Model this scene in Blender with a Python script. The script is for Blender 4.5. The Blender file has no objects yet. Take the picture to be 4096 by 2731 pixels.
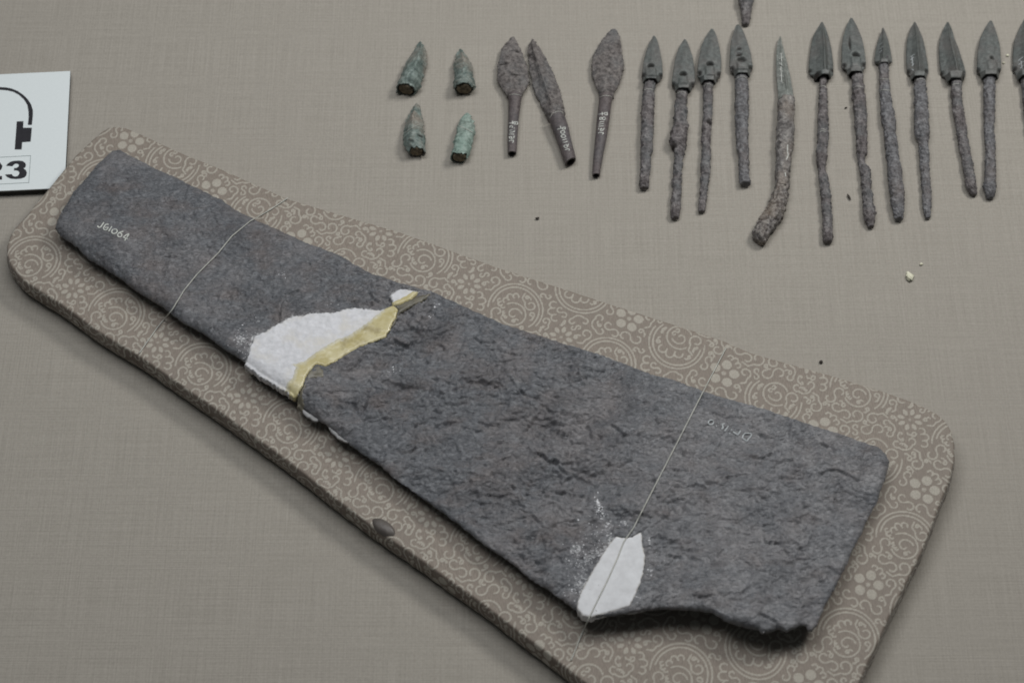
import bpy, math, random
import numpy as np
from mathutils import Vector
from mathutils.bvhtree import BVHTree
from mathutils.geometry import tessellate_polygon

rng = np.random.RandomState(7)
random.seed(7)
SC = bpy.context.scene
COL = SC.collection
MM = 0.001

# ------------------------------------------------------------------ camera, light, exposure
TILT = math.radians(32.0)
DIST = 0.900
cam_d = bpy.data.cameras.new("camera")
cam = bpy.data.objects.new("camera", cam_d)
COL.objects.link(cam)
cam.location = (0, -DIST * math.sin(TILT), DIST * math.cos(TILT))
cam.rotation_euler = (TILT, 0, 0)
cam_d.sensor_width = 36.0
cam_d.lens = 36.0 * 0.900 / 0.450
cam_d.clip_start = 0.01
cam_d.clip_end = 20.0
cam_d.dof.use_dof = True
cam_d.dof.focus_distance = 0.895
cam_d.dof.aperture_fstop = 13.0
SC.camera = cam

world = bpy.data.worlds.new("World")
SC.world = world
world.use_nodes = True
bg = world.node_tree.nodes["Background"]
bg.inputs[0].default_value = (0.90, 0.97, 1.0, 1)
bg.inputs[1].default_value = 0.06


def area_light(name, loc, target, sx, sy, power, color):
    l = bpy.data.lights.new(name, 'AREA')
    l.shape = 'RECTANGLE'
    l.size, l.size_y = sx, sy
    l.energy = power
    l.color = color
    o = bpy.data.objects.new(name, l)
    COL.objects.link(o)
    o.location = loc
    o.rotation_euler = (Vector(target) - Vector(loc)).to_track_quat('-Z', 'Y').to_euler()
    return o


area_light("case_lamp", (0.46, 0.34, 0.70), (-0.16, 0.20, 0), 0.20, 0.20, 3.75, (1.0, 0.985, 0.955))
area_light("case_ceiling_lamp", (-0.10, 0.17, 0.86), (-0.06, 0.06, 0), 0.70, 0.30, 4.45, (0.98, 0.99, 1.0))

SC.cycles.filter_width = 1.75
SC.view_settings.view_transform = 'Standard'
SC.view_settings.look = 'None'
SC.view_settings.exposure = 0.0
SC.view_settings.gamma = 1.0

# ------------------------------------------------------------------ photo point -> point of the place (mm)
CAM = np.array([0.0, -900 * math.sin(TILT), 900 * math.cos(TILT)])
FW = -CAM / 900.0
UP = np.array([0, math.cos(TILT), math.sin(TILT)])
FPX = 4096 * 900.0 / 450.0


def raydir(px, py):
    return FW * FPX + np.array([1.0, 0, 0]) * (px - 2048) + UP * (1365.5 - py)


def P(px, py, z=0.0):
    d = raydir(px, py)
    return CAM + d * ((z - CAM[2]) / d[2])


def poly(pts, z):
    return np.array([P(a, b, z)[:2] for a, b in pts])


def crop(x0, y0, s, pts):
    return [(x0 + a * s, y0 + b * s) for a, b in pts]


# ------------------------------------------------------------------ noise
_perm = rng.permutation(1024)
_ang = rng.rand(1024) * 2 * np.pi
_gx, _gy = np.cos(_ang), np.sin(_ang)


def perlin(x, y, seed=0):
    x = np.asarray(x, float) + seed * 17.31
    y = np.asarray(y, float) + seed * 9.77
    xi = np.floor(x).astype(int)
    yi = np.floor(y).astype(int)
    xf, yf = x - xi, y - yi

    def g(ix, iy, dx, dy):
        h = _perm[(_perm[ix & 1023] + iy) & 1023]
        return _gx[h] * dx + _gy[h] * dy
    u = xf ** 3 * (xf * (xf * 6 - 15) + 10)
    v = yf ** 3 * (yf * (yf * 6 - 15) + 10)
    a = g(xi, yi, xf, yf) * (1 - u) + g(xi + 1, yi, xf - 1, yf) * u
    b = g(xi, yi + 1, xf, yf - 1) * (1 - u) + g(xi + 1, yi + 1, xf - 1, yf - 1) * u
    return (a * (1 - v) + b * v) * 1.5


def fbm(x, y, octv=4, seed=0, gain=0.5):
    s, a, f = 0, 1.0, 1.0
    for o in range(octv):
        s = s + a * perlin(x * f, y * f, seed + o * 3)
        a *= gain
        f *= 2.03
    return s


def sstep(a, b, x):
    t = np.clip((x - a) / (b - a), 0, 1)
    return t * t * (3 - 2 * t)


# ------------------------------------------------------------------ mesh helpers
def seg_dist(px, py, a, b):
    ab = b - a
    L = max(ab @ ab, 1e-12)
    t = np.clip(((px - a[0]) * ab[0] + (py - a[1]) * ab[1]) / L, 0, 1)
    return np.hypot(px - a[0] - t * ab[0], py - a[1] - t * ab[1])


def sdist(x, y, pg):
    """distance to the polygon's outline in mm, positive inside"""
    shp = x.shape
    x, y = x.ravel(), y.ravel()
    d = np.full(x.shape, 1e9)
    ins = np.zeros(x.shape, bool)
    n = len(pg)
    for i in range(n):
        a, b = pg[i], pg[(i + 1) % n]
        d = np.minimum(d, seg_dist(x, y, a, b))
        c = ((a[1] > y) != (b[1] > y))
        if a[1] != b[1]:
            ins ^= c & (x < (b[0] - a[0]) * (y - a[1]) / (b[1] - a[1]) + a[0])
    return np.where(ins, d, -d).reshape(shp)


def line_dist(x, y, pl):
    d = np.full(x.shape, 1e9)
    for i in range(len(pl) - 1):
        d = np.minimum(d, seg_dist(x, y, pl[i], pl[i + 1]))
    return d


def make_mesh(name, verts, quads, tris=None, attrs=None, smooth=True):
    """verts in mm"""
    me = bpy.data.meshes.new(name)
    verts = np.asarray(verts, float)
    quads = np.asarray(quads, int).reshape(-1, 4)
    tris = np.asarray(tris if tris is not None else [], int).reshape(-1, 3)
    me.vertices.add(len(verts))
    me.vertices.foreach_set("co", (verts * MM).ravel())
    nl = quads.size + tris.size
    me.loops.add(nl)
    me.loops.foreach_set("vertex_index", np.concatenate([quads.ravel(), tris.ravel()]))
    npoly = len(quads) + len(tris)
    me.polygons.add(npoly)
    starts = np.concatenate([np.arange(len(quads)) * 4, quads.size + np.arange(len(tris)) * 3])
    me.polygons.foreach_set("loop_start", starts)
    me.polygons.foreach_set("use_smooth", np.full(npoly, smooth))
    me.update(calc_edges=True)
    for k, v in (attrs or {}).items():
        at = me.attributes.new(k, 'FLOAT', 'POINT')
        at.data.foreach_set("value", np.asarray(v, np.float32))
    me.validate()
    return me


def place(name, verts, quads, mat, parent=None, tris=None, attrs=None, smooth=True, label=None):
    verts = np.asarray(verts, float)
    if parent is not None:
        base = np.array(parent['_base'])
    else:
        base = np.array([verts[:, 0].mean(), verts[:, 1].mean(), verts[:, 2].min()])
    me = make_mesh(name, verts - base, quads, tris, attrs, smooth)
    me.materials.append(mat)
    o = bpy.data.objects.new(name, me)
    COL.objects.link(o)
    o['_base'] = base.tolist()
    if parent is not None:
        o.parent = parent
    else:
        o.location = base * MM
    if label:
        o['label'] = label
    return o


def thing(name, label, cat, base, group=None):
    o = bpy.data.objects.new(name, None)
    o.empty_display_size = 0.01
    COL.objects.link(o)
    o.location = np.array(base, float) * MM
    o['_base'] = [float(v) for v in base]
    o['label'] = label
    o['category'] = cat
    if group:
        o['group'] = group
    return o


def tag(o, label, cat, group=None):
    o['label'] = label
    o['category'] = cat
    if group:
        o['group'] = group
    return o


def grid_sheet(pg, pitch, ztop, zbot=None, rough=0.0, rscale=3.0, seed=3, side_rows=3, side_fn=None):
    """closed body over a traced outline. ztop/zbot(x,y,d) in mm. returns verts, quads, d, rowinfo"""
    pad = 2
    x0, y0 = pg.min(0) - pad
    x1, y1 = pg.max(0) + pad
    xs = np.arange(x0, x1, pitch)
    ys = np.arange(y0, y1, pitch)
    X, Y = np.meshgrid(xs, ys)
    D = sdist(X, Y, pg)
    if rough:
        D = D + rough * fbm(X / rscale, Y / rscale, 3, seed)
    gy, gx = np.gradient(D, pitch)
    gl = np.maximum(gx * gx + gy * gy, 0.25)
    ins = D > 0
    cell = ins[:-1, :-1] | ins[1:, :-1] | ins[:-1, 1:] | ins[1:, 1:]
    used = np.zeros(D.shape, bool)
    used[:-1, :-1] |= cell
    used[1:, :-1] |= cell
    used[:-1, 1:] |= cell
    used[1:, 1:] |= cell
    out = used & ~ins
    X = np.where(out, X - gx * D / gl, X)
    Y = np.where(out, Y - gy * D / gl, Y)
    D = np.where(out, 0.0, D)
    idx = -np.ones(D.shape, int)
    idx[used] = np.arange(used.sum())
    vx, vy, vd = X[used], Y[used], D[used]
    cj, ci = np.nonzero(cell)
    q = np.stack([idx[cj, ci], idx[cj, ci + 1], idx[cj + 1, ci + 1], idx[cj + 1, ci]], 1)
    top = np.stack([vx, vy, ztop(vx, vy, vd)], 1)
    # boundary edges
    e = np.concatenate([q[:, [0, 1]], q[:, [1, 2]], q[:, [2, 3]], q[:, [3, 0]]])
    key = np.sort(e, 1)
    _, inv, cnt = np.unique(key[:, 0].astype(np.int64) * len(vx) + key[:, 1], return_inverse=True, return_counts=True)
    be = e[cnt[inv] == 1]
    bv = np.unique(be)
    n = len(vx)
    verts = [top]
    quads = [q]
    if zbot is not None:
        bz = zbot(vx, vy, vd)
        bot = np.stack([vx, vy, bz], 1)
        verts.append(bot)
        quads.append(q[:, ::-1] + n)
    # side rows
    nv = sum(len(v) for v in verts)
    mp = -np.ones(n, int)
    mp[bv] = np.arange(len(bv))
    prev = be
    ztv = top[bv, 2]
    zbv = (bz[bv] if zbot is not None else np.zeros(len(bv)))
    # outward normal at boundary vertices
    gxx = -np.interp(0, [0], [0])
    nx = -gx[used][bv]
    ny = -gy[used][bv]
    nl = np.maximum(np.hypot(nx, ny), 1e-6)
    nx, ny = nx / nl, ny / nl
    a_cur, b_cur = be[:, 0], be[:, 1]
    side_meta = []
    for r in range(1, side_rows + 1):
        last = (r == side_rows and zbot is not None)
        t = r / side_rows
        if last:
            na, nb = be[:, 0] + n, be[:, 1] + n
        else:
            off = side_fn(t) if side_fn else 0.0
            px = top[bv, 0] + nx * off
            py = top[bv, 1] + ny * off
            pz = ztv * (1 - t) + zbv * t
            verts.append(np.stack([px, py, pz], 1))
            side_meta.append((bv, nx, ny, t, ztv - pz))
            na, nb = mp[be[:, 0]] + nv, mp[be[:, 1]] + nv
            nv += len(bv)
        quads.append(np.stack([a_cur, na, nb, b_cur], 1))
        a_cur, b_cur = na, nb
    return np.concatenate(verts), np.concatenate(quads), vd, (vx, vy, side_meta)


# ------------------------------------------------------------------ materials
def mat_base(name, rough=0.6, spec=0.5):
    m = bpy.data.materials.new(name)
    m.use_nodes = True
    nt = m.node_tree
    b = nt.nodes["Principled BSDF"]
    b.inputs["Roughness"].default_value = rough
    b.inputs["Specular IOR Level"].default_value = spec
    return m, nt, b


def N(nt, typ, **kw):
    n = nt.nodes.new(typ)
    for k, v in kw.items():
        if k.startswith('i_'):
            key = k[2:]
            key = int(key) if key.isdigit() else key.replace('_', ' ')
            n.inputs[key].default_value = v
        else:
            setattr(n, k, v)
    return n


def noise(nt, vec, scale, detail=3, rough=0.55):
    n = N(nt, 'ShaderNodeTexNoise')
    n.inputs['Scale'].default_value = scale
    n.inputs['Detail'].default_value = detail
    n.inputs['Roughness'].default_value = rough
    nt.links.new(vec, n.inputs['Vector'])
    return n.outputs['Fac']


def coords(nt, scale=(1, 1, 1), rot=(0, 0, 0), kind='Object'):
    tc = N(nt, 'ShaderNodeTexCoord')
    mp = N(nt, 'ShaderNodeMapping')
    mp.inputs['Scale'].default_value = scale
    mp.inputs['Rotation'].default_value = rot
    nt.links.new(tc.outputs[kind], mp.inputs['Vector'])
    return mp.outputs['Vector']


def ramp(nt, fac, stops):
    r = N(nt, 'ShaderNodeValToRGB')
    el = r.color_ramp.elements
    while len(el) < len(stops):
        el.new(0.5)
    for e, (p, c) in zip(el, stops):
        e.position = p
        e.color = (c, c, c, 1) if isinstance(c, float) else (*c, 1)
    nt.links.new(fac, r.inputs[0])
    return r.outputs[0]


def mix(nt, fac, a, b, mode='MIX'):
    m = N(nt, 'ShaderNodeMix', data_type='RGBA', blend_type=mode)
    for s, v in ((0, fac), (6, a), (7, b)):
        if hasattr(v, 'is_output') or hasattr(v, 'links'):
            nt.links.new(v, m.inputs[s])
        else:
            m.inputs[s].default_value = v if s == 0 else ((*v, 1) if len(v) == 3 else v)
    return m.outputs[2]


def mathn(nt, op, a, b=0.0):
    m = N(nt, 'ShaderNodeMath', operation=op)
    for s, v in ((0, a), (1, b)):
        if hasattr(v, 'links'):
            nt.links.new(v, m.inputs[s])
        else:
            m.inputs[s].default_value = v
    return m.outputs[0]


def attr(nt, name):
    a = N(nt, 'ShaderNodeAttribute', attribute_name=name)
    return a.outputs['Fac']


def bump(nt, b, height, dist, strength=1.0, prev=None):
    n = N(nt, 'ShaderNodeBump')
    n.inputs['Distance'].default_value = dist
    n.inputs['Strength'].default_value = strength
    nt.links.new(height, n.inputs['Height'])
    if prev is not None:
        nt.links.new(prev, n.inputs['Normal'])
    nt.links.new(n.outputs[0], b.inputs['Normal'])
    return n.outputs[0]


# linen backing cloth
def mat_linen():
    m, nt, b = mat_base("linen_cloth", 0.85, 0.2)
    vx = coords(nt, (1500, 28, 1), kind='Object')
    vy = coords(nt, (28, 1500, 1), kind='Object')
    v = coords(nt)
    a = noise(nt, vx, 1.0, 2, 0.5)
    c = noise(nt, vy, 1.0, 2, 0.5)
    vxs = coords(nt, (1250, 9, 1))
    vys = coords(nt, (6, 1250, 1))
    a2 = ramp(nt, noise(nt, vxs, 1.0, 2, 0.5), [(0.58, 0.0), (0.74, 1.0)])
    c2 = ramp(nt, noise(nt, vys, 1.0, 2, 0.5), [(0.58, 0.0), (0.74, 1.0)])
    s = mathn(nt, 'ADD', a, c)
    s2 = mathn(nt, 'ADD', a2, c2)
    h = mathn(nt, 'ADD', s, mathn(nt, 'MULTIPLY', s2, 0.16))
    col = ramp(nt, mathn(nt, 'MULTIPLY', h, 0.5),
               [(0.26, (0.250, 0.231, 0.200)), (0.5, (0.312, 0.290, 0.253)), (0.76, (0.378, 0.353, 0.312))])
    g = noise(nt, v, 900, 2, 0.7)
    col = mix(nt, 0.35, col, ramp(nt, g, [(0.3, (0.255, 0.236, 0.208)), (0.7, (0.378, 0.353, 0.310))]))
    big = noise(nt, v, 7, 3, 0.5)
    col = mix(nt, ramp(nt, big, [(0.4, 0.0), (0.7, 0.18)]), col, (0.295, 0.268, 0.240))
    nt.links.new(col, b.inputs['Base Color'])
    b.inputs['Sheen Weight'].default_value = 0.15
    bump(nt, b, h, 0.00018, 0.8)
    return m


# brocade
def mat_brocade():
    m, nt, b = mat_base("silk_brocade", 0.62, 0.25)
    v = coords(nt)
    pat = attr(nt, 'pattern')
    n1 = noise(nt, v, 2200, 2, 0.6)
    vr = coords(nt, (2600, 500, 500), (0, 0, math.radians(35)))
    n2 = noise(nt, vr, 1.0, 2, 0.5)
    basec = ramp(nt, n2, [(0.3, (0.190, 0.161, 0.134)), (0.7, (0.280, 0.241, 0.205))])
    warm = noise(nt, v, 16, 2)
    basec = mix(nt, ramp(nt, warm, [(0.35, 0.0), (0.7, 0.55)]), basec, (0.205, 0.178, 0.152))
    pc = ramp(nt, n1, [(0.3, (0.31, 0.286, 0.243)), (0.7, (0.445, 0.418, 0.362))])
    basec = mix(nt, mathn(nt, 'MULTIPLY', attr(nt, 'side_brown'), ramp(nt, n2, [(0.3, 0.95), (0.7, 0.6)])), basec, (0.085, 0.056, 0.038))  # ground colour turns dark brown at the rim and down the pad's sides
    wv = mathn(nt, 'ADD', pat, mathn(nt, 'MULTIPLY', mathn(nt, 'SUBTRACT', n1, 0.5), 0.5))
    col = mix(nt, ramp(nt, wv, [(0.25, 0.0), (0.75, 0.92)]), basec, pc)
    nt.links.new(col, b.inputs['Base Color'])
    hh = mathn(nt, 'ADD', mathn(nt, 'MULTIPLY', pat, 0.8), mathn(nt, 'MULTIPLY', mathn(nt, 'ADD', n1, n2), 0.5))
    bump(nt, b, hh, 0.00018, 0.8)
    b.inputs['Sheen Weight'].default_value = 0.1
    return m


def mat_iron(name, dark, mid, light, rust, rustamt=0.5, scale=1.0, splash=False, rough=0.62, bumpd=0.00035, shape=(1, 1, 1), tight=0.0):
    m, nt, b = mat_base(name, rough, 0.35)
    v = coords(nt, shape)
    n1 = noise(nt, v, 420 * scale, 5, 0.65)
    n2 = noise(nt, v, 60 * scale, 4, 0.6)
    n3 = noise(nt, v, 1300 * scale, 3, 0.7)
    col = ramp(nt, n1, [(0.28 + tight, dark), (0.5, mid), (0.74 - tight, light)])
    rf = ramp(nt, n2, [(0.46, 0.0), (0.68, rustamt)])
    col = mix(nt, rf, col, rust, 'MIX')
    if splash:
        du = attr(nt, 'dust')
        n6 = noise(nt, v, 75, 4, 0.65)
        col = mix(nt, mathn(nt, 'MULTIPLY', du, ramp(nt, n6, [(0.35, 0.15), (0.65, 0.75)])), col, (0.235, 0.235, 0.243))
    fc = 0.20 if splash else 0.32
    fine = ramp(nt, n3, [(0.27, (1 - fc,) * 3), (0.48, (1.0, 1.0, 1.0)), (0.74, (1 + fc,) * 3)])
    col = mix(nt, 1.0, col, fine, 'MULTIPLY')
    if splash:
        nA, nB = noise(nt, v, 34, 5, 0.62), noise(nt, v, 52, 5, 0.65)
        col = mix(nt, ramp(nt, nA, [(0.50, 0.0), (0.66, 0.55)]), col, (0.200, 0.192, 0.196))
        col = mix(nt, ramp(nt, nB, [(0.52, 0.0), (0.66, 0.55)]), col, (0.078, 0.080, 0.088))
        sp = attr(nt, 'splash')
        n4 = noise(nt, v, 850, 4, 0.65)
        thr = mathn(nt, 'SUBTRACT', mathn(nt, 'ADD', n4, mathn(nt, 'MULTIPLY', sp, 0.24)), 0.80)
        sf = mathn(nt, 'MULTIPLY', thr, 14.0)
        sf = ramp(nt, sf, [(0.0, 0.0), (1.0, 0.85)])
        col = mix(nt, sf, col, (0.62, 0.63, 0.64))
        n5 = noise(nt, v, 120, 2, 0.6)
        dust = mathn(nt, 'MULTIPLY', sp, mathn(nt, 'MULTIPLY', n5, 0.30))
        col = mix(nt, dust, col, (0.38, 0.38, 0.40))
    if splash:
        vp = coords(nt, (1, 1.7, 1))
        col = mix(nt, ramp(nt, noise(nt, vp, 760, 3, 0.6), [(0.29, 0.85), (0.35, 0.0)]), col, (0.040, 0.038, 0.040))
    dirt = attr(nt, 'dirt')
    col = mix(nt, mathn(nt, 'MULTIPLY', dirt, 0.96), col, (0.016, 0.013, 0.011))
    nt.links.new(col, b.inputs['Base Color'])
    h = mathn(nt, 'ADD', mathn(nt, 'MULTIPLY', n1, 1.0), mathn(nt, 'MULTIPLY', n3, 0.35))
    if splash:
        vf = coords(nt, (1, 1.9, 1))
        f1 = noise(nt, vf, 330, 4, 0.62)
        f2 = noise(nt, vf, 640, 3, 0.6)
        st = mathn(nt, 'ADD', ramp(nt, f1, [(0.49, 0.0), (0.515, 1.0)]), ramp(nt, f1, [(0.57, 0.0), (0.59, 1.0)]))
        st = mathn(nt, 'ADD', st, ramp(nt, f2, [(0.40, 0.0), (0.45, 0.7)]))
        h = mathn(nt, 'ADD', mathn(nt, 'MULTIPLY', h, 0.35), mathn(nt, 'MULTIPLY', st, 0.42))
    bump(nt, b, h, bumpd, 0.8)
    return m


def mat_simple(name, c1, c2, scale=400, rough=0.6, spec=0.3, bumpd=0.0001, c3=None, s3=60, stops3=(0.5, 0.65), edge=None):
    m, nt, b = mat_base(name, rough, spec)
    v = coords(nt)
    n1 = noise(nt, v, scale, 4, 0.6)
    col = ramp(nt, n1, [(0.3, c1), (0.7, c2)])
    if c3:
        n2 = noise(nt, v, s3, 4, 0.6)
        col = mix(nt, ramp(nt, n2, [(stops3[0], 0.0), (stops3[1], 1.0)]), col, c3)
    if edge:
        ec, lo, hi = edge
        e = mathn(nt, 'ADD', attr(nt, 'edge'), mathn(nt, 'MULTIPLY', mathn(nt, 'SUBTRACT', noise(nt, v, 700, 4, 0.7), 0.5), 1.6 * hi))
        e = mathn(nt, 'MULTIPLY', e, 0.25)
        col = mix(nt, ramp(nt, e, [(lo * .25, 0.85), (hi * .25, 0.0)]), col, ec)
    nt.links.new(col, b.inputs['Base Color'])
    if bumpd:
        bump(nt, b, n1, bumpd, 0.7)
    return m


M = {}
M['linen'] = mat_linen()
M['brocade'] = mat_brocade()
M['blade'] = mat_iron("corroded_iron", (0.074, 0.078, 0.087), (0.116, 0.122, 0.133), (0.174, 0.182, 0.195),
                      (0.135, 0.118, 0.115), 0.85, 1.0, True, 0.5, 0.00055, (1, 1.5, 1))
M['tang'] = mat_iron("rusty_iron_tang", (0.052, 0.045, 0.044), (0.125, 0.112, 0.112), (0.235, 0.220, 0.216),
                     (0.13, 0.150, 0.156), 0.6, 0.8, False, 0.75, 0.0011, (1, 1, 1), 0.05)
M['tang_blue'] = mat_iron("blue_grey_iron_tang", (0.060, 0.058, 0.060), (0.135, 0.134, 0.140), (0.245, 0.247, 0.255),
                          (0.150, 0.128, 0.120), 0.6, 1.0, False, 0.72, 0.0010, (1, 1, 1), 0.03)
M['tang_pale'] = mat_iron("pale_crusty_tang", (0.065, 0.058, 0.055), (0.175, 0.165, 0.160), (0.31, 0.295, 0.275),
                          (0.235, 0.190, 0.150), 0.6, 0.8, False, 0.75, 0.0012, (1, 1, 1), 0.05)
M['tang_brown'] = mat_iron("brown_rusty_iron", (0.050, 0.042, 0.040), (0.160, 0.148, 0.142), (0.29, 0.27, 0.25),
                           (0.25, 0.185, 0.115), 0.28, 1.2, False, 0.75, 0.0010, (1, 1, 1), 0.08)
M['leaf'] = mat_iron("rough_iron_leaf", (0.055, 0.048, 0.046), (0.132, 0.119, 0.114), (0.215, 0.197, 0.186),
                     (0.130, 0.142, 0.148), 0.5, 1.1, False, 0.75, 0.0011, (1, 1, 1), 0.07)
M['socket'] = mat_iron("dark_iron_socket", (0.055, 0.045, 0.046), (0.100, 0.084, 0.084), (0.155, 0.135, 0.13),
                       (0.085, 0.092, 0.10), 0.4, 1.3, False, 0.6, 0.00025)
M['bronze'] = mat_iron("grey_bronze", (0.064, 0.070, 0.067), (0.100, 0.109, 0.105), (0.155, 0.170, 0.164),
                       (0.145, 0.128, 0.120), 0.45, 1.2, False, 0.5, 0.00012)
M['pale'] = mat_iron("pale_bronze", (0.12, 0.13, 0.12), (0.185, 0.200, 0.185), (0.30, 0.315, 0.295),
                     (0.15, 0.14, 0.13), 0.4, 1.0, False, 0.5, 0.0003)
M['patina'] = mat_iron("green_patina_bronze", (0.10, 0.14, 0.12), (0.21, 0.285, 0.25), (0.34, 0.42, 0.38),
                       (0.20, 0.185, 0.170), 0.35, 0.8, False, 0.55, 0.0002)
M['patina_mix'] = mat_iron("mottled_bronze", (0.058, 0.080, 0.074), (0.145, 0.182, 0.168), (0.30, 0.355, 0.33),
                          (0.26, 0.21, 0.175), 0.9, 0.8, False, 0.55, 0.0003)
M['core'] = mat_simple("brown_earth_core", (0.040, 0.032, 0.022), (0.22, 0.18, 0.125), 500, 0.8, 0.2, 0.0005)
M['plaster'] = mat_simple("plaster", (0.52, 0.525, 0.545), (0.68, 0.685, 0.715), 420, 0.8, 0.2, 0.0004,
                          (0.60, 0.585, 0.56), 90, (0.5, 0.68), ((0.24, 0.24, 0.24), 0.05, 0.8))
M['plaster2'] = mat_simple("smooth_plaster", (0.56, 0.565, 0.58), (0.67, 0.68, 0.70), 300, 0.8, 0.2, 0.0002,
                           (0.12, 0.11, 0.10), 520, (0.70, 0.74), ((0.42, 0.40, 0.36), 0.05, 0.6))
M['adhesive'] = mat_simple("yellow_adhesive", (0.40, 0.34, 0.145), (0.58, 0.53, 0.33), 110, 0.28, 0.5, 0.0003,
                           (0.28, 0.235, 0.12), 130, (0.56, 0.74), ((0.57, 0.57, 0.53), 0.3, 2.2))
M['glue'] = mat_simple("grey_glue_film", (0.075, 0.070, 0.055), (0.17, 0.155, 0.115), 200, 0.38, 0.5, 0.0002)
M['card'] = mat_simple("white_card", (0.665, 0.715, 0.725), (0.69, 0.74, 0.75), 900, 0.5, 0.3, 0)
M['cardedge'] = mat_simple("dark_card_core", (0.03, 0.028, 0.026), (0.05, 0.048, 0.045), 600, 0.7, 0.2, 0)
M['ink'] = mat_simple("black_print", (0.020, 0.020, 0.024), (0.026, 0.025, 0.030), 600, 0.5, 0.3, 0)
M['frameink'] = mat_simple("grey_print", (0.16, 0.20, 0.20), (0.20, 0.24, 0.24), 600, 0.5, 0.3, 0)
M['paint'] = mat_simple("white_paint", (0.40, 0.42, 0.40), (0.66, 0.67, 0.62), 500, 0.6, 0.3, 0)
M['paintfaint'] = mat_simple("faded_white_paint", (0.30, 0.32, 0.33), (0.50, 0.53, 0.54), 500, 0.6, 0.3, 0)
M['nylon'] = mat_simple("nylon_thread", (0.36, 0.37, 0.34), (0.50, 0.50, 0.45), 300, 0.3, 0.5, 0)
M['lump'] = mat_simple("smooth_brown_grey", (0.085, 0.075, 0.068), (0.115, 0.102, 0.092), 200, 0.45, 0.4, 0.00005)
M['chip'] = mat_simple("cream_chip", (0.55, 0.53, 0.40), (0.75, 0.74, 0.60), 600, 0.7, 0.2, 0.0001)
M['crumb'] = mat_simple("dark_crumb", (0.03, 0.025, 0.022), (0.08, 0.07, 0.06), 900, 0.8, 0.2, 0.0001)

# ------------------------------------------------------------------ backing cloth
S = 900.0
gx_, gy_ = np.meshgrid(np.linspace(-S, S, 61), np.linspace(-S, S, 61))
gz_ = 0.25 * perlin(gx_ / 160, gy_ / 160, 5) - 0.3
idx_ = np.arange(61 * 61).reshape(61, 61)
q_ = np.stack([idx_[:-1, :-1], idx_[:-1, 1:], idx_[1:, 1:], idx_[1:, :-1]], -1).reshape(-1, 4)
cloth = place('backing_cloth', np.stack([gx_.ravel(), gy_.ravel(), gz_.ravel()], 1), q_, M['linen'])
cloth['kind'] = 'structure'
cloth['label'] = 'beige grey linen cloth lining the display case floor'

# ------------------------------------------------------------------ brocade pad
PT = 12.0
pad_px = [(468, 505), (510, 513), (566, 536), (638, 570), (744, 619), (872, 668), (1000, 725), (1149, 792), (1330, 848),
          (1580, 920), (2003, 1072), (2438, 1212), (2900, 1362), (3004, 1408), (3181, 1458), (3346, 1505), (3540, 1566),
          (3650, 1605), (3710, 1632), (3750, 1655), (3785, 1685), (3808, 1725), (3820, 1776), (3820, 1840), (3800, 1925),
          (3765, 2005), (3727, 2107), (3690, 2200), (3648, 2285), (3606, 2370), (3559, 2466), (3513, 2573), (3466, 2663),
          (3438, 2731), (3390, 2835), (3320, 2985), (3260, 3110), (3200, 3190), (3110, 3225), (3020, 3200), (2900, 3125),
          (2351, 2737), (2294, 2696), (2192, 2614), (2067, 2524), (1930, 2417), (1787, 2315), (1710, 2259), (1583, 2172),
          (1445, 2076), (1328, 1984), (1200, 1882), (1050, 1772), (900, 1665), (749, 1560), (566, 1434), (468, 1374),
          (383, 1320), (306, 1264), (238, 1217), (170, 1174), (106, 1133), (70, 1100), (40, 1062), (25, 1021), (26, 980),
          (40, 940), (55, 915), (106, 860), (140, 817), (196, 749), (262, 668), (298, 625), (366, 561), (404, 527),
          (434, 510)]
pad_pg = poly(pad_px, PT)


def pad_top(x, y, d):
    r = 1.1
    t = np.clip(d / r, 0, 1)
    z = PT - r + r * np.sqrt(np.maximum(0, 1 - (1 - t) ** 2))
    edge = np.exp(-(d / 5.0) ** 2)
    return z + 0.25 * perlin(x / 60, y / 60, 2) + edge * 0.15 * perlin(x / 6, y / 6, 9) * t


# woven pattern tile (scrolls, ring medallions, flowers), raster of a height mask over 48.8 x 51 mm
TW, TH, TR = 48.8, 51.0, 0.12
tnx, tny = int(TW / TR), int(TH / TR)
tile = np.zeros((tny, tnx))
occ = np.zeros((tny, tnx), bool)


def stamp(pts, w, clear=0.75, only_check=False, val=1.0):
    pts = np.asarray(pts)
    k = int((w / 2 + clear) / TR) + 1
    oy, ox = np.mgrid[-k:k + 1, -k:k + 1]
    cx = np.round(pts[:, 0] / TR).astype(int)
    cy = np.round(pts[:, 1] / TR).astype(int)
    if only_check:
        return not occ[cy % tny, cx % tnx].any()
    for (px, py), ix, iy in zip(pts, cx, cy):
        dd = np.hypot((ix + ox) * TR - px, (iy + oy) * TR - py)
        v = np.clip((w / 2 - dd) / 0.3 + 0.5, 0, 1) * val
        yy, xx = (iy + oy) % tny, (ix + ox) % tnx
        tile[yy, xx] = np.maximum(tile[yy, xx], v)
        occ[yy, xx] |= dd < (w / 2 + clear)
    return True


def resamp(pts, step=0.35):
    pts = np.asarray(pts, float)
    L = np.r_[0, np.cumsum(np.hypot(*np.diff(pts, axis=0).T))]
    s = np.arange(0, L[-1], step)
    return np.stack([np.interp(s, L, pts[:, 0]), np.interp(s, L, pts[:, 1])], 1)


def arc(cx, cy, r, a0, a1, r1=None):
    a = np.radians(np.linspace(a0, a1, max(8, int(abs(a1 - a0) / 6))))
    rr = np.linspace(r, r1 if r1 is not None else r, len(a))
    return np.stack([cx + rr * np.cos(a), cy + rr * np.sin(a)], 1)


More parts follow.
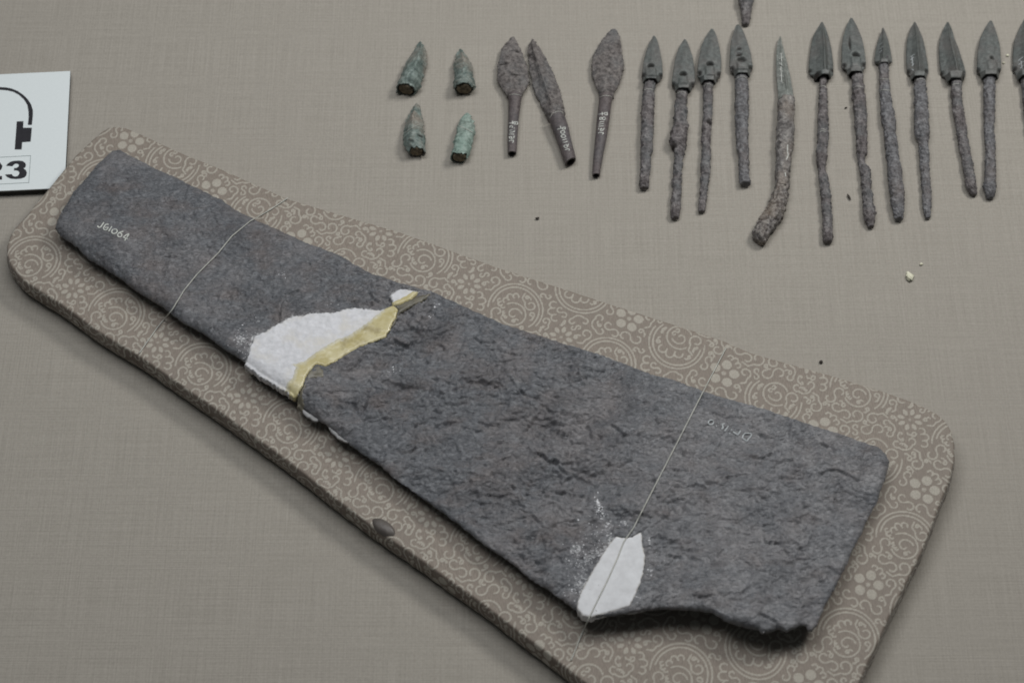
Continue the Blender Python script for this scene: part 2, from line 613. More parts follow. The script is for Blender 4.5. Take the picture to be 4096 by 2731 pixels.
def petals(cx, cy, n, r0, rl, w, rot=0):
    for k in range(n):
        a = math.radians(rot + 360.0 * k / n)
        for t in np.linspace(0, 1, 9):
            wr = w * (0.62 + 0.38 * math.sin(math.pi * t))
            stamp([(cx + math.cos(a) * (r0 + rl * t), cy + math.sin(a) * (r0 + rl * t))], wr, 0.9, val=0.8)
    stamp([(cx, cy)], 1.5 if n == 8 else 2.2, 0.5, val=0.66)


petals(0, 0, 8, 2.9, 2.0, 2.1, 12)
petals(20.0, 25.5, 5, 3.9, 1.0, 4.4, 30)
LW = 0.78
for (cx, cy, fl, a_) in ((24.0, 1.0, 1, 20), (44.0, 26.5, 1, 200)):
    for rr_, s0, s1 in ((12.4, -30, 190), (10.7, -45, 175)):
        stamp(resamp(arc(cx, cy, rr_, a_ + s0, a_ + s1)), LW)
    ex, ey = cx + 3.0 * math.cos(math.radians(a_ - 100)), cy + 3.0 * math.sin(math.radians(a_ - 100))
    stamp(resamp(arc(ex, ey, 5.6, a_ - 150, a_ + 130)), LW)
    stamp(resamp(arc(ex + .3, ey, 3.6, a_ + 20, a_ + 330, 0.7)), LW)


def curl(kind, s):
    if kind == 0:     # S scroll with hooked ends
        a = arc(-s * .8, 0, s * .8, 0, 270, s * .35)[::-1]
        b = arc(s * .8, 0, s * .8, 180, 450, s * .35)
        return np.concatenate([a, b])
    if kind == 1:     # C scroll
        a = arc(-s * .9, 0, s * .55, 90, 330, s * .3)[::-1]
        m_ = arc(0, 0, s * 1.0, 150, 30)
        b = arc(s * .9, 0, s * .55, 90, -150, s * .3)
        return np.concatenate([a, m_, b])
    if kind == 2:     # cloud of three lobes
        return np.concatenate([arc(-s, 0, s * .5, 200, -20), arc(0, s * .35, s * .5, 180, 0), arc(s, 0, s * .5, 200, -60)])
    if kind == 3:     # spiral hook with a tail
        return np.concatenate([arc(0, 0, s * .35, 400, 60, s * .9), [(s * 1.2, s * 1.1), (s * 1.9, s * .6)]])
    return np.concatenate([arc(0, 0, s * .6, 0, 300)])


for s_lo, s_hi, tries in ((2.9, 3.7, 5000), (2.1, 2.8, 9000), (1.4, 2.0, 12000), (1.0, 1.3, 9000)):
    for _ in range(tries):
        s_ = rng.uniform(s_lo, s_hi)
        k_ = rng.choice([0, 1, 2, 3]) if s_ > 1.3 else rng.choice([2, 3])
        c_ = curl(k_, s_)
        a_ = rng.uniform(0, 2 * np.pi)
        if rng.rand() < .5:
            c_ = c_ * [1, -1]
        R_ = np.array([[math.cos(a_), -math.sin(a_)], [math.sin(a_), math.cos(a_)]])
        c_ = c_ @ R_.T + [rng.uniform(0, TW), rng.uniform(0, TH)]
        c_ = resamp(c_, 0.3)
        if stamp(c_, LW, only_check=True):
            stamp(c_, LW, 0.62)

PA = math.radians(-35.1)
pat_o = P(293, 1153, PT)[:2]


def pattern(x, y):
    dx, dy = x - pat_o[0], y - pat_o[1]
    u = dx * math.cos(PA) + dy * math.sin(PA)
    v = -dx * math.sin(PA) + dy * math.cos(PA)
    u = u + v * 0.05
    u = u + 0.5 * perlin(x / 25, y / 25, 4)
    v = v + 0.5 * perlin(x / 25, y / 25, 14)
    fu, fv = (u / TR) % tnx, (v / TR) % tny
    iu, iv = np.floor(fu).astype(int), np.floor(fv).astype(int)
    a, b = fu - iu, fv - iv
    g = lambda i, j: tile[j % tny, i % tnx]
    return ((g(iu, iv) * (1 - a) + g(iu + 1, iv) * a) * (1 - b) + (g(iu, iv + 1) * (1 - a) + g(iu + 1, iv + 1) * a) * b)


def pad_side(t):
    return 0.9 * math.sin(t * math.pi * 0.9) - 0.8 * t ** 4


ROWS = 22
pv, pq, pd, (pvx, pvy, smeta) = grid_sheet(pad_pg, 0.5, pad_top, None, 0.2, 30.0, 21, ROWS, pad_side)
pa = [pattern(pvx, pvy)]
brown_w = [np.exp(-(pd / 0.7) ** 2) * 0.5]
off = len(pvx)
for (bv, nx, ny, t, depth) in smeta:
    k = slice(off, off + len(bv))
    wob = 0.35 * perlin(pvx[bv] / 4, pvy[bv] / 4 + t * 2, 31) * math.sin(t * math.pi)
    pv[k, 0] += nx * wob
    pv[k, 1] += ny * wob
    pa.append(pattern(pvx[bv] + nx * depth, pvy[bv] + ny * depth))
    brown_w.append(np.full(len(bv), min(1.0, 0.55 + t)) * (0.8 + 0.4 * perlin(pvx[bv] / 9, pvy[bv] / 9 + t, 66)))
    off += len(bv)
pv[off - len(smeta[-1][0]):off, 2] = -0.2
pad = place('brocade_pad', pv, pq, M['brocade'], attrs={'pattern': np.concatenate(pa), 'side_brown': np.clip(np.concatenate(brown_w), 0, 1)})
tag(pad, 'tan brocade covered board with scroll and flower weave under the iron blade', 'padded board')

# ------------------------------------------------------------------ the iron blade
ZB = PT + 0.1        # underside touches here
ZE = PT + 8.0        # height of the traced edge
blade_px = [(447, 602), (481, 598), (510, 615), (574, 647), (638, 681), (702, 706), (766, 740), (829, 770), (893, 800), (936, 834),
            (1027, 879), (1110, 915), (1219, 967), (1290, 992), (1358, 1019), (1420, 1055), (1480, 1088), (1547, 1108), (1605, 1133), (1677, 1152),
            (1721, 1157), (1770, 1184), (1860, 1224), (1951, 1263), (2010, 1290), (2138, 1331), (2244, 1365), (2351, 1399), (2500, 1450),
            (2600, 1491), (2690, 1512), (2760, 1538), (2843, 1569), (2943, 1599), (3075, 1635), (3208, 1682), (3346, 1726), (3457, 1765),
            (3512, 1782), (3540, 1804), (3559, 1842), (3551, 1881), (3529, 1947), (3507, 2008), (3474, 2063), (3451, 2121), (3412, 2196),
            (3378, 2275), (3354, 2317), (3336, 2359), (3298, 2420), (3270, 2494), (3251, 2520), (3240, 2522), (3224, 2500), (3200, 2496), (3182, 2508), (3145, 2524),
            (3112, 2513), (3089, 2522), (3047, 2529), (3034, 2517), (2967, 2502), (2916, 2487), (2881, 2466), (2840, 2443), (2763, 2436),
            (2651, 2431), (2574, 2438), (2457, 2458), (2365, 2466), (2330, 2458), (2309, 2441), (2268, 2410), (2202, 2359), (2131, 2318),
            (2042, 2244), (1955, 2188), (1879, 2127), (1771, 2045), (1710, 2004), (1644, 1953), (1578, 1907), (1516, 1856), (1450, 1810),
            (1369, 1752), (1302, 1693), (1270, 1675), (1248, 1657), (1212, 1630), (1190, 1600), (1170, 1578), (1137, 1556), (1096, 1529), (1034, 1492),
            (1007, 1466), (982, 1448), (936, 1415), (885, 1387), (851, 1357), (800, 1323), (732, 1289), (664, 1234), (595, 1191), (532, 1153),
            (489, 1115), (425, 1076), (349, 1030), (315, 991), (264, 957), (238, 936), (219, 911), (225, 885), (240, 855), (255, 829),
            (293, 766), (340, 715), (374, 672), (408, 638)]


def zlift(x, y):
    """the free broken corner stands higher off the board"""
    b0, b1 = P(3080, 2480, ZE)[:2], P(2650, 2440, ZE)[:2]
    d = seg_dist(np.atleast_1d(np.asarray(x, float)), np.atleast_1d(np.asarray(y, float)), b0, b1)
    return 4.5 * np.exp(-(d / 38.0) ** 2)


def edge_pts(pts):
    out = []
    for a, b in pts:
        z = ZE
        for _ in range(4):
            p = P(a, b, z)
            z = ZE + float(zlift(p[0], p[1])[0])
        out.append(P(a, b, z)[:2])
    return np.array(out)


blade_pg = edge_pts(blade_px)
c1 = lambda pts: crop(900, 1050, 0.4464, pts)
c2 = lambda pts: crop(2100, 1900, 0.5102, pts)
ZP = ZE + 3.2
plaster1 = poly(c1([(172, 895), (200, 820), (225, 740), (255, 655), (300, 630), (370, 605), (430, 560), (490, 535), (540, 500), (600, 465), (680, 470), (770, 440),
                    (850, 435), (980, 430), (1080, 390), (1150, 380), (1250, 385), (1395, 395), (1470, 370), (1500, 420), (1330, 560), (1200, 670), (1000, 780),
                    (860, 860), (760, 930), (700, 1020), (640, 1180), (590, 1170), (530, 1135), (440, 1080), (300, 1000), (240, 945)]), ZP)
plaster_top = poly(c1([(1475, 262), (1520, 225), (1570, 200), (1660, 212), (1745, 232), (1650, 290), (1540, 345), (1500, 352), (1490, 310)]), ZP)
yellow1 = poly(c1([(1400, 400), (1500, 352), (1545, 385), (1540, 440), (1505, 500), (1480, 560), (1430, 645), (1340, 680), (1200, 735), (1100, 800),
                   (1000, 870), (900, 925), (820, 905), (755, 970), (722, 1030), (700, 1100), (650, 1170), (628, 1198), (530, 1130), (540, 1080), (600, 1030), (625, 940),
                   (570, 915), (700, 878), (790, 810), (860, 755), (1000, 670), (1100, 630), (1200, 560), (1300, 480)]), ZP)
yellow2 = poly(c1([(1745, 231), (1680, 226), (1620, 262), (1550, 300), (1490, 325), (1500, 360), (1560, 352), (1660, 305)]), ZP)
glue1 = poly(c1([(1845, 243), (1760, 262), (1650, 300), (1560, 345), (1500, 352), (1545, 390), (1540, 440), (1508, 500), (1480, 560), (1520, 520), (1550, 440), (1640, 380), (1740, 330), (1810, 290)]), ZP)
glue2 = poly(c1([(830, 900), (755, 965), (722, 1030), (700, 1110), (640, 1190), (640, 1250), (700, 1290), (705, 1180), (720, 1110), (770, 1040), (880, 1030), (900, 980), (860, 930)]), ZP)
plaster2 = poly(c2([(718, 478), (760, 490), (800, 493), (835, 488), (870, 468), (912, 445), (918, 500), (922, 560), (940, 650), (932, 750), (905, 860), (860, 960),
                    (820, 1045), (700, 1075), (520, 1120), (450, 1105), (410, 1055), (410, 1000), (430, 940), (460, 880), (490, 820), (520, 770), (550, 710), (575, 680), (600, 625), (650, 555), (690, 500)]), ZP - 1)
holes = [plaster1, plaster_top, plaster2, yellow1]

cr = lambda x0, y0, s, L: [crop(x0, y0, s, l) for l in L]
cracks_px = (cr(1500, 1250, .4253, [[(940, 210), (990, 245), (1090, 262), (1120, 245)], [(1090, 320), (1150, 330), (1250, 355), (1340, 385)],
                                    [(955, 605), (1000, 585), (1045, 578)], [(1310, 690), (1350, 700), (1415, 750)],
                                    [(160, 215), (230, 268), (300, 275), (360, 240)], [(280, 1300), (320, 1290), (380, 1250)],
                                    [(1530, 1300), (1590, 1320), (1620, 1370), (1700, 1385), (1760, 1385)], [(1200, 1360), (1280, 1330)],
                                    [(2230, 1020), (2300, 1070), (2352, 1120)], [(1225, 985), (1280, 985)],
                                    [(370, 1050), (430, 1010)], [(880, 1060), (950, 1085), (1010, 1080)], [(650, 1010), (760, 1000)], [(980, 1000), (1060, 1030), (1150, 1020)]])
             + cr(1200, 1800, .5102, [[(1870, 10), (1920, 40), (1945, 75)], [(2060, 295), (2150, 318), (2210, 325)],
                                      [(1760, 500), (1830, 490), (1850, 520), (1885, 545)], [(1700, 350), (1720, 400), (1760, 420)],
                                      [(1350, 370), (1430, 400), (1510, 400)], [(1330, 160), (1430, 190)], [(1470, 330), (1560, 350), (1640, 330)]])
             + cr(2600, 1400, .5529, [[(720, 750), (780, 765), (820, 770), (880, 730)], [(1230, 880), (1290, 850), (1370, 855), (1440, 885), (1510, 925)],
                                      [(560, 910), (650, 890), (740, 885)], [(225, 700), (235, 740), (280, 755)], [(1250, 650), (1290, 675)],
                                      [(870, 1395), (930, 1400)], [(700, 1395), (770, 1380)], [(1370, 600), (1400, 605)], [(440, 430), (520, 455)],
                                      [(820, 1260), (870, 1250)], [(180, 855), (220, 860)]])
             + cr(2100, 1900, .5102, [[(1320, 970), (1400, 990), (1470, 965)], [(1600, 950), (1680, 960), (1750, 900)], [(1920, 530), (2000, 540)],
                                      [(1840, 1110), (1960, 1170), (1975, 1215)], [(1120, 620), (1190, 635)]])
             + cr(900, 1050, .4464, [[(490, 540), (490, 440), (500, 360), (580, 270), (645, 245)], [(1200, 905), (1245, 915)],
                                     [(1540, 700), (1600, 720), (1680, 690)], [(1380, 1250), (1440, 1230)], [(1100, 960), (1180, 900), (1210, 850)]]))
cracks = [poly(l, ZP) for l in cracks_px]


broken = edge_pts([(3240, 2522), (3089, 2522), (2967, 2502), (2881, 2466), (2763, 2436), (2574, 2438), (2457, 2458)])


def blade_smooth(x, y, d):
    left = sstep(-60, -95, x)
    r = 2.6 + 3.2 * left - 1.5 * np.exp(-line_dist(x, y, broken) / 8.0)
    t = np.clip(d / r, 0, 1)
    z = ZE - 0.8 + (1.7 + 1.8 * left) * np.sqrt(np.maximum(0, 1 - (1 - t) ** 2)) ** 1.2
    return z + 0.9 * perlin(x / 55, y / 55, 3) * t + zlift(x, y).reshape(np.shape(x))


def blade_noise(x, y, d):
    # left fragment fine grained, right fragment flaky
    left = sstep(-60, -95, x)
    wx = x + 2.5 * fbm(x / 9, y / 9, 3, 41)
    wy = y + 2.5 * fbm(x / 9, y / 9, 3, 47)
    q = fbm(wx / 16.0, wy / 11.5, 5, 11) * 2.9
    fl = np.floor(q)
    ter = (fl + sstep(0.84, 1.0, q - fl)) * 0.58
    q0 = fbm(wx / 46.0 + 3, wy / 26.0, 4, 201) * 2.6
    f0 = np.floor(q0)
    ter0 = (f0 + sstep(0.93, 1.0, q0 - f0)) * 0.55 * (1 - 0.8 * left)
    q2 = fbm(wx / 4.6, wy / 3.2, 3, 61) * 2.2
    f2 = np.floor(q2)
    ter2 = (f2 + sstep(0.75, 1.0, q2 - f2)) * 0.42
    amt = 0.25 + 0.85 * sstep(-0.35, 0.45, perlin(x / 32, y / 24, 77))
    right_smooth = sstep(35, 90, x) * 0.30
    n = (ter * (1 - 0.75 * left) + ter2 * (1 - 0.35 * left)) * amt * (1 - right_smooth)
    n = n + 0.20 * fbm(x / 2.0, y / 1.2, 3, 91) * (0.6 + 0.8 * sstep(-.4, .4, perlin(x / 18, y / 14, 133)))
    n = n + ter0
    pit = perlin(x / 3.0, y / 1.9, 120)
    n = n - 0.9 * sstep(0.44, 0.70, pit) * (1 - .4 * left) * (1 - 0.5 * sstep(40, 90, x))
    return n


def blade_top(x, y, d):
    z = blade_smooth(x, y, d) + blade_noise(x, y, d) * np.clip(0.35 + d / 3.0, 0, 1)
    for cl in cracks:
        lo, hi = cl.min(0) - 9, cl.max(0) + 9
        k = (x > lo[0]) & (x < hi[0]) & (y > lo[1]) & (y < hi[1])
        if not k.any():
            continue
        xx, yy = x[k], y[k]
        dd = line_dist(xx, yy, cl)
        ym = np.interp(xx, *(cl[np.argsort(cl[:, 0])].T))
        above = sstep(-0.2, 0.5, yy - ym)
        z[k] += -(1.2 + 0.9 * perlin(xx / 3, yy / 3, 55)) * np.exp(-(dd / (0.36 + 0.2 * perlin(xx / 2.5, yy / 2.5, 58))) ** 2) + 0.75 * above * np.exp(-dd / 2.4)
    for hg in holes:
        lo, hi = hg.min(0) - 2, hg.max(0) + 2
        k = (x > lo[0]) & (x < hi[0]) & (y > lo[1]) & (y < hi[1])
        dh = sdist(x[k], y[k], hg)
        s = sstep(-0.3, 0.7, dh)
        z[k] = z[k] * (1 - s) + (blade_smooth(x[k], y[k], d[k]) - 1.6) * s
    return z


def blade_bot(x, y, d):
    t = np.clip(d / 22.0, 0, 1)
    return ZB + 6.7 * (1 - t) ** 2 + zlift(x, y).reshape(np.shape(x)) * (0.35 + 0.65 * (1 - t))


bv_, bq_, bd_, (bx_, by_, _) = grid_sheet(blade_pg, 0.46, blade_top, blade_bot, 0.30, 2.4, 5, 2)
root = thing('iron_blade', 'large dark corroded iron blade mended with white plaster, tied on the brocade board', 'blade',
             (bx_.mean(), by_.mean(), PT))
spl = np.zeros(len(bx_))
for (sx_, sy_, sr_, sa_) in [(967, 1362, 38, 1.0), (940, 1345, 30, .7), (1000, 1330, 30, .5), (970, 1430, 26, .9), (1030, 1285, 16, .8),
                             (1750, 1208, 12, 1.2), (1722, 1265, 10, .9), (1555, 1480, 22, .9), (1320, 1215, 14, .4), (1120, 1088, 14, .6),
                             (1260, 1480, 26, .6), (1290, 1500, 24, .6), (1540, 1150, 22, .6),
                             (2386, 2005, 14, 1.3), (2398, 2035, 15, 1.3), (2408, 2065, 15, 1.2), (2428, 2100, 22, 1.0), (2440, 2140, 22, 1.0), (2420, 2180, 30, .9),
                             (2380, 2200, 32, .9), (2300, 2185, 30, 1.0), (2340, 2230, 36, .9), (2230, 2195, 24, .6), (2310, 2290, 44, .8), (2230, 2240, 30, .6), (2350, 2130, 26, .5), (2330, 2330, 34, .8),
                             (2280, 2365, 28, .9), (2305, 2180, 20, 1.0), (2490, 2090, 20, .8), (2500, 2075, 12, 1.0), (2600, 2150, 14, 1.1), (2602, 2285, 20, 1.1),
                             (2625, 2230, 20, .8), (2610, 2200, 26, .6), (2550, 2390, 30, .7), (2350, 2120, 30, .5), (2380, 1950, 20, .3),
                             (3096, 2205, 14, .7), (3360, 1962, 5, 1.2), (3050, 2525, 12, .9), (1862, 2115, 10, 1.0), (1870, 2130, 8, .8),
                             (440, 905, 40, .25), (500, 985, 50, .35), (540, 1010, 30, .35), (450, 640, 12, .9), (247, 850, 9, .9),
                             (400, 690, 12, .5), (1445, 2180, 12, .0), (3100, 1900, 50, .25), (2520, 1800, 60, .2)]:
    cc = P(sx_, sy_, ZP)
    rr = sr_ / 9.1
    spl += sa_ * np.exp(-((bx_ - cc[0]) ** 2 + (by_ - cc[1]) ** 2) / rr ** 2)
for hg in (plaster1, plaster_top, plaster2):
    dh_ = -sdist(bx_, by_, hg)
    spl += np.where((dh_ > -1) & (dh_ < 6), (1.25 if hg is not plaster2 else 0.9) * np.exp(-np.maximum(dh_, 0) / 0.7), 0)
spl = np.concatenate([spl, np.zeros(len(bv_) - len(spl))])
body = place('blade_body', bv_, bq_, M['blade'], root, attrs={'splash': np.clip(spl, 0, 1.4), 'dust': np.r_[np.clip(0.15 + sstep(-20, 110, bx_) * 0.85, 0, 1), np.zeros(len(bv_) - len(bx_))], 'dirt': np.zeros(len(bv_))})
BV = BVHTree.FromPolygons(bv_[:len(bx_)].tolist(), bq_[(bq_ < len(bx_)).all(1)].tolist())


def sheet_part(name, pg, mat, lift, amp, sc, seed, thick=4.0, rough=0.3, label=None, pitch=0.36, flat=0.0, edgeline=None):
    def zt(x, y, d):
        bd = np.maximum(sdist(x, y, blade_pg), 0) + flat
        e = np.clip(d / 0.6, 0, 1)
        return blade_smooth(x, y, bd) + lift * e - 0.2 * (1 - e) + amp * fbm(x / sc, y / sc, 3, seed)

    def zb(x, y, d):
        bd = np.maximum(sdist(x, y, blade_pg), 0)
        return blade_smooth(x, y, bd) - thick
    v, q, vd_, _ = grid_sheet(pg, pitch, zt, zb, rough, 1.3, seed, 2)
    if edgeline is not None:
        vd_ = line_dist(v[:, 0], v[:, 1], edgeline)
    return place(name, v, q, mat, root, label=label, attrs={'edge': np.r_[vd_, np.full(len(v) - len(vd_), 3.0)]})


sheet_part('plaster_fill', plaster1, M['plaster'], 0.12, 0.10, 1.6, 5, 1.6, 0.6, 'white plaster fill across the middle of the blade', flat=1.3)
sheet_part('plaster_fill', plaster_top, M['plaster'], 0.25, 0.12, 5, 6, 2.2, 0.3, 'small white plaster fill at the upper edge')
sheet_part('plaster_fill', plaster2, M['plaster2'], 0.20, 0.03, 2, 7, 3.6, 0.26, 'white plaster fill at the lower edge near the wide end', flat=1.2)
sheet_part('adhesive_seam', yellow1, M['adhesive'], 0.28, 0.10, 3, 8, 1.2, 0.35, flat=1.3,
           edgeline=poly(c1([(530, 1130), (540, 1080), (600, 1030), (625, 940), (570, 915), (700, 878), (790, 810), (860, 755), (1000, 670), (1100, 630), (1200, 560), (1300, 480), (1400, 400)]), ZP))
sheet_part('adhesive_seam', yellow2, M['adhesive'], 0.55, 0.12, 4, 9, 1.0, 0.2, edgeline=yellow2 + 60)
sheet_part('glue_film', glue1, M['glue'], 0.40, 0.12, 3, 10, 1.6, 0.3)
sheet_part('glue_film', glue2, M['glue'], 0.40, 0.14, 3, 11, 1.6, 0.35)
# plaster slivers showing under the lower edge
for sl in (c1([(690, 1300), (740, 1335), (830, 1385), (832, 1410), (800, 1410), (740, 1375), (700, 1345)]),
           c1([(925, 1462), (985, 1490), (1060, 1560), (1110, 1600), (1080, 1600), (1010, 1565), (950, 1510)]),
           c2([(815, 1052), (940, 1036), (948, 1050), (860, 1072), (800, 1080)])):
    pg_ = edge_pts(sl)
    v, q, _, _ = grid_sheet(pg_, 0.4, lambda x, y, d: ZE - 0.7 + zlift(x, y) + np.clip(d / .6, 0, 1) * .3, lambda x, y, d: ZE - 1.9 + zlift(x, y), 0.15, 2, 5, 2)
    place('plaster_edge', v, q, M['plaster'], root)


# ------------------------------------------------------------------ strokes and threads laid on surfaces
def hit(bvh, px, py):
    d = raydir(px, py)
    d = d / np.linalg.norm(d)
    r = bvh.ray_cast(Vector(CAM), Vector(d))
    if r[0] is None:
        return None
    return np.array(r[0]), np.array(r[1])


def densify(pts, step):
    pts = np.asarray(pts, float)
    L = np.r_[0, np.cumsum(np.hypot(*np.diff(pts, axis=0).T))]
    n = max(2, int(L[-1] / step) + 1)
    s = np.linspace(0, L[-1], n)
    return np.stack([np.interp(s, L, pts[:, 0]), np.interp(s, L, pts[:, 1])], 1)


def tube_arrays(pts, r, n=6, flat=1.0):
    pts = np.asarray(pts, float)
    T = np.gradient(pts, axis=0)
    T /= np.maximum(np.linalg.norm(T, axis=1, keepdims=True), 1e-9)
    up = np.array([0, 0, 1.0])
    Sd = np.cross(T, up)
    Sd /= np.maximum(np.linalg.norm(Sd, axis=1, keepdims=True), 1e-6)
    Nn = np.cross(Sd, T)
    a = np.linspace(0, 2 * np.pi, n, endpoint=False)
    V = pts[:, None, :] + r * (np.cos(a)[None, :, None] * Sd[:, None, :] + flat * np.sin(a)[None, :, None] * Nn[:, None, :])
    m_ = len(pts)
    V = V.reshape(-1, 3)
    i, j = np.meshgrid(np.arange(m_ - 1), np.arange(n), indexing='ij')
    Q = np.stack([i * n + j, i * n + (j + 1) % n, (i + 1) * n + (j + 1) % n, (i + 1) * n + j], -1).reshape(-1, 4)
    tr = [(0, k + 1, k) for k in range(1, n - 1)] + [((m_ - 1) * n, (m_ - 1) * n + k, (m_ - 1) * n + k + 1) for k in range(1, n - 1)]
    return V, Q, np.array(tr)


def strokes(name, bvh, lines, wpx, mat, parent, lift=0.06):
    Vs, Qs, Ts, o = [], [], [], 0
    for l in lines:
        pts = []
        for a, b in densify(l, 2.0):
            h = hit(bvh, a, b)
            if h is not None:
                pts.append(h[0] + np.array([0, 0, lift]))
        if len(pts) < 2:
            continue
        pts = np.array(pts)
        if len(pts) > 4:
            zz = np.convolve(np.pad(pts[:, 2], 2, mode='edge'), np.ones(5) / 5, 'valid')
            pts[:, 2] = np.maximum(zz, pts[:, 2])
        V, Q, T = tube_arrays(pts, wpx / 2 / 9.1, 6, 0.35)
        Vs.append(V); Qs.append(Q + o); Ts.append(T + o)
        o += len(V)
    if not Vs:
        return None
    return place(name, np.concatenate(Vs), np.concatenate(Qs), mat, parent, np.concatenate(Ts))


def ell(cx, cy, rx, ry, rot=0, a0=0, a1=360):
    a = np.radians(np.linspace(a0, a1, 14))
    c, s = math.cos(math.radians(rot)), math.sin(math.radians(rot))
    x, y = rx * np.cos(a), ry * np.sin(a)
    return [(cx + p * c - q * s, cy + p * s + q * c) for p, q in zip(x, y)]


t1 = lambda l: crop(360, 860, 200 / 2240, l)
strokes('catalogue_number', BV, [
    t1([(625, 335), (560, 430), (480, 540), (410, 575), (355, 540), (350, 490)]),
    t1([(830, 440), (780, 425), (690, 440), (640, 520), (600, 600), (640, 680), (710, 690), (800, 620), (810, 570), (730, 560), (690, 600)]),
    t1([(980, 520), (910, 620), (830, 750)]),
    t1(ell(1095, 745, 130, 95, -20)),
    t1([(1500, 745), (1400, 760), (1300, 800), (1240, 870)]), t1(ell(1330, 905, 95, 90)),
    t1([(1750, 850), (1620, 900), (1490, 1010), (1560, 1040), (1680, 1090)]), t1([(1740, 870), (1660, 1000), (1550, 1160)])],
    6.2, M['paint'], body, 0.12)
t2 = lambda l: crop(2800, 1640, 250 / 2352, l)
strokes('catalogue_number', BV, [
    t2([(1700, 870), (1900, 880), (1940, 940), (1760, 1170), (1590, 1060), (1620, 960), (1700, 870)]),
    t2([(1530, 770), (1420, 950)]), t2([(1420, 940), (1240, 820)]),
    t2([(1190, 720), (1175, 760)]), t2([(1120, 860), (1100, 895)]),
    t2([(1070, 590), (1000, 700), (930, 790)]),
    t2([(930, 510), (830, 540), (860, 620), (870, 670), (800, 720)]),
    t2([(690, 480), (680, 510)]), t2([(620, 590), (605, 620)]),
    t2(ell(410, 465, 105, 85, -20))], 6.0, M['paintfaint'], body, 0.14)

# flecks of spilt plaster stuck on the iron
fr = np.random.RandomState(11)
FV, FT, fo = [], [], 0
for (fx, fy, sx, sy, cnt, rmin, rmax) in [(965, 1355, 26, 30, 34, .12, .42), (975, 1425, 12, 16, 9, .15, .4), (1030, 1282, 12, 14, 8, .1, .3), (1560, 1480, 20, 12, 10, .15, .5),
                                          (1320, 1212, 30, 6, 7, .1, .3), (1120, 1090, 14, 8, 6, .15, .4), (1745, 1215, 8, 8, 4, .3, .6), (1722, 1266, 6, 6, 3, .2, .5),
                                          (2386, 2000, 7, 12, 12, .25, .7), (2399, 2032, 6, 14, 14, .25, .75), (2409, 2064, 5, 10, 9, .25, .6), (2430, 2110, 9, 30, 22, .15, .45),
                                          (2375, 2150, 45, 40, 40, .1, .38), (2305, 2185, 22, 8, 14, .2, .5), (2340, 2230, 34, 45, 44, .1, .42), (2300, 2300, 30, 45, 40, .1, .38),
                                          (2285, 2370, 20, 16, 14, .15, .45), (2497, 2085, 10, 12, 10, .2, .5), (2600, 2155, 5, 12, 6, .3, .6), (2600, 2285, 6, 8, 6, .25, .55),
                                          (2620, 2230, 16, 40, 20, .1, .32), (2560, 2390, 18, 22, 10, .1, .3), (3046, 2524, 8, 4, 4, .3, .6), (1445, 2180, 4, 3, 2, .3, .5), (247, 850, 3, 4, 3, .2, .4)]:
    for _ in range(cnt):
        h = hit(BV, fx + fr.randn() * sx, fy + fr.randn() * sy)
        if h is None:
            continue
        rr_ = fr.uniform(rmin, rmax) * fr.uniform(.6, 1.1)
        th0, asp = fr.uniform(0, 6.28), fr.uniform(.4, 1)
        pts = []
        for k in range(7):
            a_ = k / 7 * 2 * np.pi
            e_ = rr_ * fr.uniform(.65, 1.15)
            dx, dy = e_ * math.cos(a_), e_ * asp * math.sin(a_)
            pts.append(h[0] + np.array([dx * math.cos(th0) - dy * math.sin(th0), dx * math.sin(th0) + dy * math.cos(th0), 0.03]))
        FV += pts + [h[0] + np.array([0, 0, 0.22])]
        FT += [(fo + k, fo + (k + 1) % 7, fo + 7) for k in range(7)]
        fo += 8
fl_ = place('plaster_flecks', np.array(FV), [], M['plaster2'], root, FT, attrs={'edge': np.full(len(FV), 3.0)})
fl_['kind'] = 'stuff'

# pencil line over the wide plaster fill
PB = BVHTree.FromPolygons([tuple(np.array(v.co) / MM + np.array(root['_base'])) for v in bpy.data.objects['plaster_fill.002'].data.vertices],
                          [tuple(p.vertices) for p in bpy.data.objects['plaster_fill.002'].data.polygons])

pad_lin = [tuple(v) for v in poly(pad_px, PT)]


def thread(name, pts_px, label, r=0.25):
    pts = []
    dp = densify(pts_px, 5.0)
    for i, (a, b) in enumerate(dp):
        h = hit(BV, a, b)
        h2 = hit(PB, a, b)
        if h2 is not None and (h is None or h2[0][2] > h[0][2]):
            h = h2
        if h is not None and h[0][2] > ZB + 1.5:
            p = h[0] + np.array([0, 0, 0.3])
        else:
            p = P(a, b, PT + 0.45)
        pts.append(p)
    pts = np.array(pts)
    # a taut thread bridges hollows
    k = 9
    z = pts[:, 2].copy()
    for i in range(len(z)):
        z[i] = pts[max(0, i - k // 2):i + k // 2 + 1, 2].max()
    z = np.convolve(np.pad(z, 3, mode='edge'), np.ones(7) / 7, 'valid')
    # keep the seen line: slide each point along its sight line to the new height
    out = []
    for (a, b), zz in zip(dp, z):
        out.append(P(a, b, zz))
    V, Q, T = tube_arrays(out, r, 6)
    return place(name, V, Q, M['nylon'], None, T)


th = thread('nylon_thread', [(1152, 792), (1080, 840), (1000, 885), (927, 945), (872, 1013), (787, 1098), (736, 1161), (689, 1238), (629, 1310), (557, 1412)], '')
tag(th, 'thin nylon thread tied over the narrow left end of the blade', 'thread', 'threads holding the blade down')
th = thread('nylon_thread', [(2904, 1392), (2821, 1549), (2730, 1728), (2600, 1980), (2534, 2110), (2495, 2165), (2470, 2230), (2430, 2320), (2390, 2400), (2355, 2472), (2320, 2550), (2284, 2640)], '')
tag(th, 'thin nylon thread tied over the wide end and its white plaster fill', 'thread', 'threads holding the blade down')


